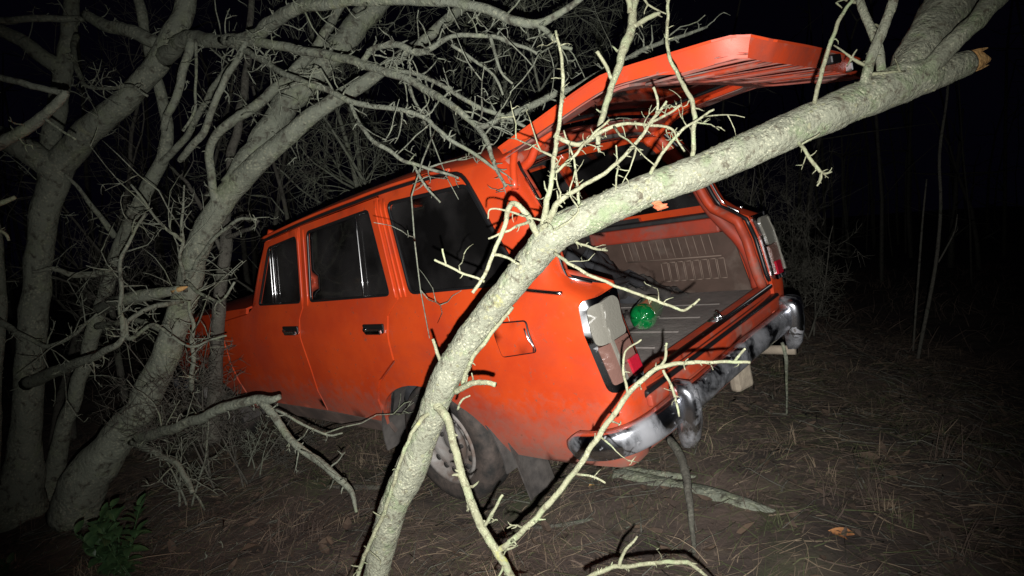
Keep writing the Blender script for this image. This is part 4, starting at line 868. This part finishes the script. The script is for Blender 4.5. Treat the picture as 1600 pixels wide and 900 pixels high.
std('bare_tree', 'slender crooked dark tree rising between the thickest tree and the pale forked tree', [(70, 830, 4.6, 44), (82, 740, 4.55, 36), (104, 660, 4.5, 32), (140, 540, 4.45, 31), (172, 430, 4.4, 30), (198, 355, 4.35, 30), (232, 290, 4.3, 31), (258, 240, 4.28, 28), (264, 200, 4.25, 25), (250, 140, 4.2, 24), (238, 90, 4.2, 22), (226, 40, 4.2, 22), (212, -20, 4.2, 20), (200, -90, 4.2, 18)], [
 ([(245, 262, 4.28, 14), (285, 222, 4.2, 12), (318, 165, 4.15, 11), (345, 120, 4.1, 10), (385, 75, 4.0, 9)], 7, .08),
 ([(180, 370, 4.4, 12), (150, 330, 4.3, 9), (128, 300, 4.2, 7), (100, 270, 4.1, 5)], 10, .07),
 ([(170, 425, 4.4, 14), (120, 430, 4.3, 11), (88, 420, 4.2, 9), (50, 425, 4.1, 6)], 9, .08),
 ([(150, 510, 4.42, 14), (185, 505, 4.2, 11), (205, 498, 4.1, 10), (240, 510, 4.0, 8), (290, 535, 3.9, 5)], 10, .07)])
std('bare_tree', 'pale grey forked tree leaning right toward the car roof, nearest the front door', [(112, 812, 3.95, 86), (140, 745, 3.9, 78), (178, 690, 3.85, 74), (225, 630, 3.8, 66), (255, 565, 3.75, 60), (280, 490, 3.7, 56), (300, 420, 3.65, 54), (330, 345, 3.6, 52), (368, 290, 3.55, 50), (425, 232, 3.5, 43), (480, 188, 3.45, 36), (540, 145, 3.42, 31), (600, 108, 3.4, 28), (660, 65, 3.4, 25), (720, 15, 3.4, 22), (780, -50, 3.4, 20)], [
 ([(362, 292, 3.55, 42), (405, 225, 3.62, 44), (445, 170, 3.68, 46), (495, 112, 3.72, 46), (545, 55, 3.76, 44), (590, 5, 3.8, 42), (640, -60, 3.85, 40)], 5, .08),
 ([(340, 330, 3.55, 15), (330, 280, 3.5, 15), (327, 235, 3.48, 15), (348, 200, 3.46, 16), (390, 172, 3.45, 18), (430, 140, 3.5, 19), (462, 108, 3.55, 19), (498, 65, 3.6, 18), (530, 15, 3.65, 16), (560, -40, 3.7, 14)], 6, .06),
 ([(214, 684, 3.78, 20), (250, 676, 3.5, 19), (295, 660, 3.3, 18), (345, 640, 3.15, 18), (392, 624, 3.05, 17), (418, 624, 3.0, 15), (436, 619, 2.98, 9)], 7, .04),
 ([(405, 622, 3.03, 16), (428, 650, 2.98, 15), (450, 685, 2.92, 14), (485, 712, 2.86, 14), (520, 738, 2.8, 13), (548, 768, 2.74, 10), (556, 800, 2.7, 5)], 8, .04),
 ([(430, 640, 2.98, 5), (470, 660, 2.92, 5), (510, 678, 2.9, 4), (535, 675, 2.88, 3)], 12, .03),
 ([(205, 690, 3.8, 14), (250, 710, 3.6, 11), (275, 722, 3.5, 11), (288, 745, 3.45, 10), (300, 770, 3.4, 8)], 8, .04),
 ([(292, 440, 3.62, 10), (330, 378, 3.45, 7), (372, 346, 3.35, 6), (400, 342, 3.3, 5)], 9, .05),
 ([(285, 470, 3.62, 10), (240, 480, 3.45, 9), (200, 500, 3.35, 8), (192, 530, 3.3, 10), (150, 555, 3.4, 14), (100, 575, 3.7, 20), (40, 600, 4.1, 24)], 12, .06),
 ([(290, 455, 3.6, 8), (282, 400, 3.45, 6), (286, 370, 3.4, 6), (287, 320, 3.35, 4), (288, 290, 3.3, 3)], 16, .06),
 ([(286, 378, 3.4, 6), (250, 345, 3.35, 5), (222, 310, 3.3, 5), (205, 290, 3.3, 4)], 16, .06),
 ([(290, 440, 3.5, 8), (310, 455, 3.4, 6), (345, 470, 3.3, 5), (368, 440, 3.25, 4)], 18, .06),
 ([(300, 610, 3.6, 9), (302, 560, 3.5, 8), (300, 510, 3.45, 7), (296, 470, 3.4, 6)], 14, .06),
 ([(192, 528, 3.3, 9), (190, 480, 3.25, 8), (188, 420, 3.2, 7), (200, 380, 3.2, 6), (225, 335, 3.2, 5)], 14, .05),
 ([(193, 498, 3.32, 10), (205, 530, 3.3, 8), (240, 505, 3.25, 6), (290, 540, 3.2, 5), (330, 530, 3.2, 4), (355, 525, 3.2, 3)], 12, .04)], sides=18)
# broken stub with an orange torn end on the pale forked tree's left
sb = at(196, 466, 3.5); st_ = tree('broken_stub', 'short broken branch stub with torn orange tip beside the pale forked tree', sb, 'branch')
limb(st_, 'stub', [(150, 486, 4.2, 18), (175, 474, 3.8, 19), (196, 468, 3.5, 20), (225, 462, 3.42, 20), (262, 456, 3.36, 16), (280, 452, 3.33, 12)], 'bark_grey', g, (3, .04), 9, .1, 20., 4, (0, 1), sb)
link('torn_end', to_mesh('torn_end', *(lambda v, f: (v-sb, f))(*tube([at(270, 455, 3.335), at(284, 451, 3.32), at(293, 448, 3.31)], [.016, .013, .003], 6))), M['wood'], st_)
std('bare_tree', 'slim dark tree standing close beside the front door, behind the pale forked tree', [(332, 690, 4.0, 34), (334, 620, 4.0, 30), (338, 540, 4.0, 29), (345, 460, 4.0, 28), (352, 390, 4.0, 27), (352, 330, 4.05, 24), (360, 250, 4.1, 20), (380, 160, 4.2, 17), (390, 60, 4.3, 15), (395, -40, 4.3, 12)], [
 ([(352, 372, 4.0, 9), (372, 365, 3.9, 8), (390, 358, 3.8, 7), (405, 345, 3.75, 4)], 4, .05), ([(350, 400, 4.0, 8), (300, 300, 4.1, 7), (265, 260, 4.2, 5)], 8, .07)], 'bark_dark')
std('bare_tree', 'thin dim trunk at the very left edge, beside the thickest tree', [(-20, 760, 3.9, 40), (-12, 600, 3.9, 36), (-2, 480, 3.95, 30), (-8, 380, 4.0, 28), (-30, 250, 4.0, 26)], [([(-4, 500, 3.9, 14), (30, 520, 3.85, 10), (70, 540, 3.8, 8), (120, 520, 3.7, 6), (150, 490, 3.6, 4)], 12, .06)])
# a nearer broken twig reaching in from the left edge
lb = at(-60, 240, 2.5); t_ = tree('broken_branch', 'pale snapped branch reaching in from the left edge', lb, 'branch')
for nm, pts, d, L in (('stem', [(-420, 400, 2.9, 26), (-200, 310, 2.65, 22), (-80, 262, 2.55, 20), (-10, 228, 2.5, 19), (22, 212, 2.48, 18), (48, 196, 2.46, 17), (68, 180, 2.44, 15), (85, 165, 2.43, 14), (103, 144, 2.42, 12)], 10, .05), ('branch', [(-400, 60, 2.8, 13), (-60, 112, 2.5, 10), (0, 121, 2.46, 10), (50, 134, 2.44, 10), (88, 143, 2.43, 9), (104, 146, 2.42, 8)], 9, .05), ('branch', [(68, 184, 2.44, 5), (95, 203, 2.42, 4), (118, 218, 2.4, 3)], 6, .03)):
    limb(t_, nm, pts, 'bark_grey', g, (d, L), 9, .12, 40., 5, (.003, 20.), lb)
lb = at(-30, 330, 2.2); t_ = tree('cut_twig', 'bright cut twig end poking in at the left edge', lb, 'branch')
limb(t_, 'stem', [(-60, 340, 2.2, 9), (-20, 325, 2.2, 9), (5, 316, 2.2, 8), (24, 308, 2.2, 6)], 'bark_twig', g, (0, .03), 7, .1, 40., 4, (0, 1), lb)
limb(t_, 'branch', [(-60, 350, 2.2, 6), (-10, 358, 2.2, 6), (8, 365, 2.2, 5), (14, 376, 2.2, 4)], 'bark_twig', g, (8, .02), 6, .1, 40., 4, (0, 1), lb)
# ---------- 4. bushes and saplings
def grow(mb, p, d, L, r, g, lev, maxlev, up=.05):
    n = 7; pts = [p]; dd = d
    for i in range(n): dd = unit(dd+g.normal(0, .13, 3)+np.array([0, 0, up])); pts.append(pts[-1]+dd*L/n)
    pts = np.array(pts); mb.add(*tube(pts, np.linspace(r, r*.35, n+1), 6 if r > .012 else 4))
    if lev < maxlev:
        for k in range(g.integers(5, 9)):
            i = g.integers(2, n+1); T_ = unit(pts[i]-pts[i-1]); side = unit(np.cross(T_, g.normal(0, 1, 3)))
            grow(mb, pts[i], unit(side*.9+T_*.7), L*g.uniform(.35, .62), max(r*.5*(1-.5*i/n)+.001, .0016), g, lev+1, maxlev, up)
def sapling(name, label, base, stems, h, r, seed, mt, lean=(0, 0, 0), lev=3, cat='shrub', group=None, spread=.25):
    g = np.random.default_rng(seed); base = np.array([base[0], base[1], gz(base[0], base[1])-.02]); t = tree(name, label, base, cat, group)
    for k in range(stems):
        d = unit(np.array([g.normal(0, spread), g.normal(0, spread), 1])+np.array(lean)); p = np.array([g.normal(0, .06), g.normal(0, .06), 0]) if stems > 1 else np.zeros(3); hh = h*g.uniform(.7, 1.05)
        n = 9; pts = [p]; dd = d
        for i in range(n): dd = unit(dd+g.normal(0, .07, 3)); pts.append(pts[-1]+dd*hh/n)
        pts = np.array(pts); rr = np.linspace(r, r*.3, n+1); st = link('trunk', to_mesh('trunk', *tube(catmull(pts, 3), np.interp(np.linspace(0, n, 3*n+1), np.arange(n+1), rr), 7, rough=.1, rfreq=14.)), M[mt], t)
        mb = MB()
        for q in range(9):
            i = g.integers(2, n+1); T_ = unit(pts[i]-pts[i-1]); side = unit(np.cross(T_, g.normal(0, 1, 3))); grow(mb, pts[i], unit(side+T_*.6), hh*g.uniform(.18, .38), rr[i]*.55, g, 1, lev, .03)
        o = link('crown', to_mesh('crown', np.concatenate(mb.V), mb.F), M[mt], t); o['kind'] = 'stuff'
GB_ = 'bare bushes in the dark behind the car'
for k, (x, y, n, h, r, ln, lb_) in enumerate((
   (-2.3, 6.6, 2, 3.6, .035, (.10, 0, 0), 'bare twiggy bush directly behind the car bonnet'),
   (-1.3, 7.0, 2, 3.8, .035, (.12, 0, 0), 'bare twiggy bush showing above the middle of the car roof'),
   (-.3, 6.6, 2, 3.7, .03, (.05, 0, 0), 'bare twiggy bush showing above the rear of the car roof'),
   (.7, 7.4, 2, 3.9, .03, (-.05, 0, 0), 'bare twiggy bush behind the raised tailgate'),
   (.25, 5.5, 2, 3.1, .022, (.02, 0, 0), 'nearest bare bush close behind the raised tailgate'),
   (-.7, 6.1, 2, 3.4, .024, (.05, 0, 0), 'bare bush with dense fine twigs over the back of the roof'),
   (1.9, 5.6, 3, 1.5, .012, (0, 0, 0), 'low dim bush to the right of the right tail lamp'),
   (2.5, 5.7, 3, 1.1, .009, (0, 0, 0), 'faint low brush in the dark behind the right overrider'),
   (3.1, 7.2, 3, 1.6, .011, (0, 0, 0), 'dim waist-high brush beyond the low brush at the right'),
   (-4.2, 6.0, 2, 3.4, .04, (.1, 0, 0), 'dim bush behind the thickest tree at the left'),
   (-3.3, 5.6, 2, 3.4, .035, (.1, 0, 0), 'dim bush behind the pale forked tree'),
   (3.6, 8.6, 2, 2.6, .016, (.03, 0, 0), 'faint far bush in the dark at the right'))):
    sapling('bare_bush', lb_, (x, y), n, h, r, 50+k, 'bark_grey' if k in (1, 2, 3, 4, 5) else 'bark_dark', ln, 3 if k != 11 else 2, group=GB_)
for k, (pts, lb_) in enumerate((([(1428, 600, 5.6, 5), (1438, 540, 5.6, 6), (1452, 470, 5.6, 6), (1464, 400, 5.6, 6), (1470, 320, 5.6, 5), (1468, 240, 5.6, 5), (1480, 150, 5.6, 4), (1485, 60, 5.6, 3)], 'taller of two thin saplings in the dark right side'),
    ([(1424, 590, 6.0, 3.5), (1430, 500, 6.0, 3.5), (1436, 420, 6.0, 3.5), (1442, 340, 6.0, 3), (1448, 280, 6.0, 2.5)], 'shorter of two thin saplings in the dark right side'))):
    p0 = at(*pts[0][:3]); base = np.array([p0[0], p0[1], gz(p0[0], p0[1])]); t_ = tree('sapling', lb_, base, 'sapling', 'thin saplings at the right')
    P_, R_2 = bez(pts, 4); P_ = np.vstack([[base-[0, 0, .03]], P_]); R_2 = np.r_[R_2[0]*1.1, R_2]
    o = link('trunk', to_mesh('trunk', tube(P_, R_2, 6, rough=.1)[0]-base, tube(P_, R_2, 6)[1]), M['bark_dark'], t_)
    if k == 0: limb(t_, 'branch', [(1466, 410, 5.6, 3), (1480, 385, 5.6, 3), (1492, 360, 5.6, 2.5), (1496, 335, 5.6, 2)], 'bark_dark', g, (3, .05), 5, .1, 20., 4, (0, 1), base)
for k, (u_, v_, h_, lb_) in enumerate(((318, 640, 1.5, 'added bare brush covering the car front wing to keep it dark'), (372, 640, .9, 'added low tangle of twigs darkening the front wheel'))):  # brush added to cover the lit nose so that it falls dark
    p_ = at(u_, v_, 3.95 if k < 2 else 4.3); sapling('brush', lb_, p_[:2], 3, h_, .007, 140+k, 'bark_dark', (0, 0, 0), 3, 'brush', 'added brush hiding the car nose', spread=.35)
def far_wood():
    g = np.random.default_rng(404); mb = MB()
    for k in range(330):
        if k < 230: x, y = g.uniform(-20, 24), g.uniform(11, 28)
        else: x, y = g.uniform(7.5, 18), g.uniform(3, 12)
        h = g.uniform(3, 9); r = g.uniform(.015, .07); z = float(gz(x, y))-.1; ln = g.normal(0, .25, 2); pts = np.array([(x+ln[0]*t*t*h*.4+g.normal(0, .04), y+ln[1]*t*t*h*.4, z+h*t) for t in np.linspace(0, 1, 6)])
        mb.add(*tube(pts, np.linspace(r, r*.3, 6), 5))
        for q in range(9):
            i = g.integers(1, 6); d = unit(np.array([g.normal(), g.normal(), g.uniform(.1, .9)])); L = g.uniform(.4, 1.6); p_ = pts[i]; mb.add(*tube([p_, p_+d*L*.5+g.normal(0, .06, 3), p_+d*L+g.normal(0, .12, 3)], [r*.3, r*.2, .002], 4))
    tag(mb.build('far_wood', M['bark_dark']), 'dark wood of bare thin trunks far behind the car', 'wood', kind='stuff')
far_wood()
# small stems sprouting by the broken branch at lower left
sapling('stem_clump', 'clump of thin upright shoots in front of the pale forked tree', ground_hit(318, 785)[:2], 4, .62, .007, 80, 'bark_grey', (-.05, 0, 0), 2, 'shoots', spread=.22)
sapling('stem_clump', 'small tangle of shoots on the ground left of the front door', ground_hit(395, 735)[:2], 3, .35, .005, 81, 'bark_grey', (0, 0, 0), 2, 'shoots', spread=.5)
sapling('stem_clump', 'dim shoots at the foot of the thickest tree', ground_hit(165, 700)[:2], 3, .7, .007, 82, 'bark_dark', (.1, 0, 0), 2, 'shoots', spread=.3)
# ---------- 5. sticks and logs on the ground
def stick(name, label, pts, mt, cat='stick', sp=(0, .03), sides=8, rough=.12):
    base = at(*pts[0][:3]); t_ = tree(name, label, base, cat); limb(t_, 'stem', pts, mt, g, sp, sides, rough, 30., 5, (.004, 12.), base); return t_
def gs(u, v, w_, dz=.0):
    p = ground_hit(u, v); d = (p-CAM)@FWD; return (u, v, d, w_)
stick('fallen_log', 'mossy fallen log lying under the rear bumper', [gs(965, 745, 30), gs(1030, 760, 32), gs(1100, 776, 34), gs(1170, 795, 30), gs(1230, 815, 22)], 'bark_grey', 'log', (2, .03), 12)
stick('fallen_log', 'thinner fallen pole lying just behind the mossy log under the bumper', [gs(960, 733, 14), gs(1050, 745, 15), gs(1130, 756, 14), gs(1220, 772, 10)], 'bark_grey', 'log', (3, .03))
stick('fallen_branch', 'thin curved branch lying on the soil below the bumper', [gs(830, 826, 8), gs(900, 818, 9), gs(960, 806, 10), gs(1030, 800, 10), (1080, 800, gs(1085, 802, 1)[2], 8)], 'bark_dark', 'branch', (4, .05))
stick('bent_stick', 'bent dark stick standing below the left overrider', [(1046, 686, 2.72, 13), (1062, 712, 2.62, 14), (1072, 745, 2.52, 14), (1078, 790, 2.42, 11), (1083, 840, 2.36, 8), gs(1084, 882, 6)], 'bark_dark')
stick('thin_stick', 'thin upright stick under the right overrider', [(1222, 535, 3.05, 5), (1228, 560, 3.07, 6), (1229, 600, .5*(3.08+gs(1230, 652, 3)[2]), 4), gs(1230, 652, 3)], 'bark_grey')
stick('fallen_branch', 'long thin branch on the ground left of the leaning trunk', [gs(395, 770, 7), gs(450, 768, 8), gs(520, 762, 8), gs(590, 762, 9), gs(640, 770, 6)], 'bark_dark', 'branch', (8, .06))
stick('fallen_branch', 'forked thin twig on the ground at the front of the rear wheel', [gs(640, 780, 5), gs(700, 778, 6), gs(745, 790, 5), gs(790, 805, 4)], 'bark_dark', 'branch', (12, .09))
stick('fallen_branch', 'dim stick lying low at the bottom left', [gs(285, 890, 7), gs(330, 872, 8), gs(375, 852, 7)], 'bark_grey', 'branch', (10, .06))
# pale sawn pole end under the bumper
pe0, pe1 = at(1150, 546, 3.35), at(1243, 547, 3.1); t_ = tree('sawn_pole', 'pale sawn pole sticking out under the right end of the bumper', pe0, 'pole')
o = link('pole', to_mesh('pole', *(lambda v, f: (v-pe0, f))(*tube(np.linspace(pe0-(pe1-pe0)*2, pe1, 8), .022, 10, rough=.06, rfreq=20.))), M['pale_wood'], t_)
# ---------- 6. plants and leaves
def leaf_mesh(L, w_, curl=.25, fold=.25, n=5):
    V = []; Fs = []
    for i in range(n+1):
        t = i/n; ww = w_*math.sin(math.pi*min(1, t*.96+.02))**.8*(1-.25*t); z = curl*L*(t-t*t*1.6)
        V += [(L*t, -ww, z+fold*ww), (L*t, 0, z), (L*t, ww, z+fold*ww)]
    for i in range(n):
        for j in (0, 1): a = i*3+j; Fs.append((a, a+1, a+4, a+3))
    return to_mesh('leaf', V, Fs)
def plant(label, u, v, h, n, seed, size):
    g = np.random.default_rng(seed); p = ground_hit(u, v); base = p.copy(); t_ = tree('evergreen_plant', label, base, 'plant'); me = leaf_mesh(size, size*.30); me.materials.append(M['leaf'])
    for s in range(n):
        d = unit(np.array([g.normal(0, .32), g.normal(-.05, .25), 1])); hh = h*g.uniform(.6, 1.1); pts = catmull([np.array([g.normal(0, .05), g.normal(0, .04), -.03]), d*hh*.5, d*hh+np.array([g.normal(0, .02), 0, 0])], 5)
        link('stem', to_mesh('stem', *tube(pts, np.linspace(.004, .002, len(pts)), 5)), M['leaf'], t_)
        for k in range(13):
            i = min(len(pts)-1, 2+int(k/13*(len(pts)-2))); az = k*2.2+g.normal(0, .3); el = g.uniform(-.1, .55)+(.5 if k > 8 else 0)
            o = link('leaf', me, None, t_); R3 = Matrix.Rotation(az, 4, 'Z') @ Matrix.Rotation(-el, 4, 'Y') @ Matrix.Rotation(g.normal(0, .3), 4, 'X')
            o.matrix_local = Matrix.Translation(Vector(pts[i])) @ R3 @ Matrix.Scale(g.uniform(.7, 1.15), 4)
plant('green leafy evergreen plant at the bottom left', 192, 902, .34, 13, 7, .075)
plant('tiny green sprig in the bottom left corner', 8, 908, .10, 2, 9, .06)
def single_leaf(name, label, pos, L, w_, mt, rot, parent=None):
    o = link(name, leaf_mesh(L, w_, .5, .6, 7), M[mt]); o.location = pos; o.rotation_euler = rot; tag(o, label, 'leaf'); return o
p = ground_hit(1312, 838); single_leaf('fallen_leaf', 'large curled orange dead leaf on the ground at the lower right', p+(-.04, 0, .02), .13, .026, 'deadleaf', (rad(30), rad(20), rad(-15)))
p = at(68, 772, 3.9); p = ground_hit(68, 778); single_leaf('fallen_leaf', 'pale brown leaf at the foot of the thickest tree', p+(0, 0, .06), .10, .03, 'deadleaf', (rad(70), rad(-60), 0))
p = ground_hit(886, 815); single_leaf('fallen_leaf', 'small yellow-green leaf on the soil under the rear bumper', p+(0, 0, .012), .05, .014, 'moss', (rad(20), 0, rad(60)))
p = ground_hit(920, 765); single_leaf('fallen_leaf', 'small yellow leaf beside the fallen log', p+(0, 0, .012), .04, .012, 'wood', (rad(10), 0, rad(20)))
# rusty curled leaf hanging under the leaning trunk
t_ = tree('hanging_leaf', 'rusty shrivelled leaf hanging under the leaning trunk', at(1018, 318, 1.53), 'leaf')
for k, (du, dv, L, rz) in enumerate(((0, 0, .034, .2), (4, 3, .03, -.5), (8, 6, .026, -1.1), (2, 5, .026, .9))):
    o = link('leaf_lobe', leaf_mesh(L, L*.30, .7, .9, 6), M['redleaf'], t_); o.location = Vector(at(1018+du, 318+dv, 1.53)-at(1018, 318, 1.53)); o.rotation_euler = (rad(70+20*k), .5-.3*k, rz)
# ---------- 7. things in the boot (placed in the car's own axes)
def inboot(name, label, cat, xyz, rot=(0, 0, 0)):
    o = empty(name); tag(o, label, cat); o.matrix_world = mw @ Matrix.Translation(Vector(xyz)) @ Matrix.Rotation(rot[2], 4, 'Z') @ Matrix.Rotation(rot[1], 4, 'Y') @ Matrix.Rotation(rot[0], 4, 'X'); return o
# green plastic bottle lying with its petal base to the camera
bt = inboot('green_bottle', 'green plastic bottle lying on the boot floor, knobbed base toward the camera', 'bottle', (-.52, -.105, .575), (0, 0, rad(108)))
V = []; Fs = []; n = 40; rows = [(0, -.006), (.012, -.004), (.026, .004), (.040, .004), (.052, .012), (.060, .028), (.061, .05), (.058, .10), (.061, .15), (.058, .20), (.045, .25), (.022, .285), (.015, .30), (.015, .32), (.0, .32)]
for (r_, x_) in rows:
    for k in range(n):
        a = 2*math.pi*k/n; lob = .5+.5*math.cos(5*a); xx = x_
        if x_ < .03 and r_ > .01: xx = x_-.022*lob*math.sin(math.pi*min(1, r_/.060))
        V.append((-xx+.12, r_*math.cos(a), r_*math.sin(a)))
for i in range(len(rows)-1): Fs += [(i*n+k, i*n+(k+1) % n, (i+1)*n+(k+1) % n, (i+1)*n+k) for k in range(n)]
link('bottle_body', to_mesh('bottle_body', V, Fs), M['green'], bt)
def rag(name, label, cat, xyz, sx, sy, h, mt, seed, rot=0):
    o = inboot(name, label, cat, xyz, (0, 0, rot)); us = np.linspace(-1, 1, 22); V = []
    for v_ in us:
        for u_ in us:
            q = max(0, 1-(u_*u_+v_*v_)**1.0*.55); p = Vector((u_*2.2+seed, v_*2.2, seed)); z = h*q*(.65+.55*noise.noise(p)+.3*noise.noise(p*2.6)); V.append((sx*u_*(1+.15*noise.noise(p*1.3)), sy*v_*(1+.15*noise.noise(p*1.7)), max(z, .0)))
    n = len(us); T_ = np.array([t for j in range(n-1) for i in range(n-1) for t in ((j*n+i, j*n+i+1, (j+1)*n+i+1), (j*n+i, (j+1)*n+i+1, (j+1)*n+i))])
    link('cloth', to_mesh('cloth', *shellVF(V, T_, .004, (0, 0, 1))), M[mt], o); return o
rag('dark_bag', 'dark crumpled bag heaped against the back seat in the boot', 'bag', (-.06, -.20, .512), .26, .40, .46, 'bag', 3.)
rag('grey_sack', 'grey-brown sack slumped against the right trim panel in the boot', 'sack', (-.20, -.50, .512), .24, .12, .17, 'mud', 5.)
rag('pale_cloth', 'pale blue-white cloth at the left edge of the boot', 'cloth', (-.765, .575, .845), .075, .05, .06, 'cloth', 8., rad(60))
bx = inboot('metal_jack', 'grey ribbed metal jack lying beside the green bottle', 'jack', (-.40, -.11, .535), (0, 0, rad(35)))
bevel(link('jack_body', to_mesh('jack_body', *boxVF((0, 0, 0), (.22, .09, .045)), False), M['mud'], bx), .008)
for k in range(5): bevel(link('jack_rib', to_mesh('jack_rib', *boxVF((-.088+.044*k, 0, .025), (.016, .094, .02)), False), M['mud'], bx), .004)
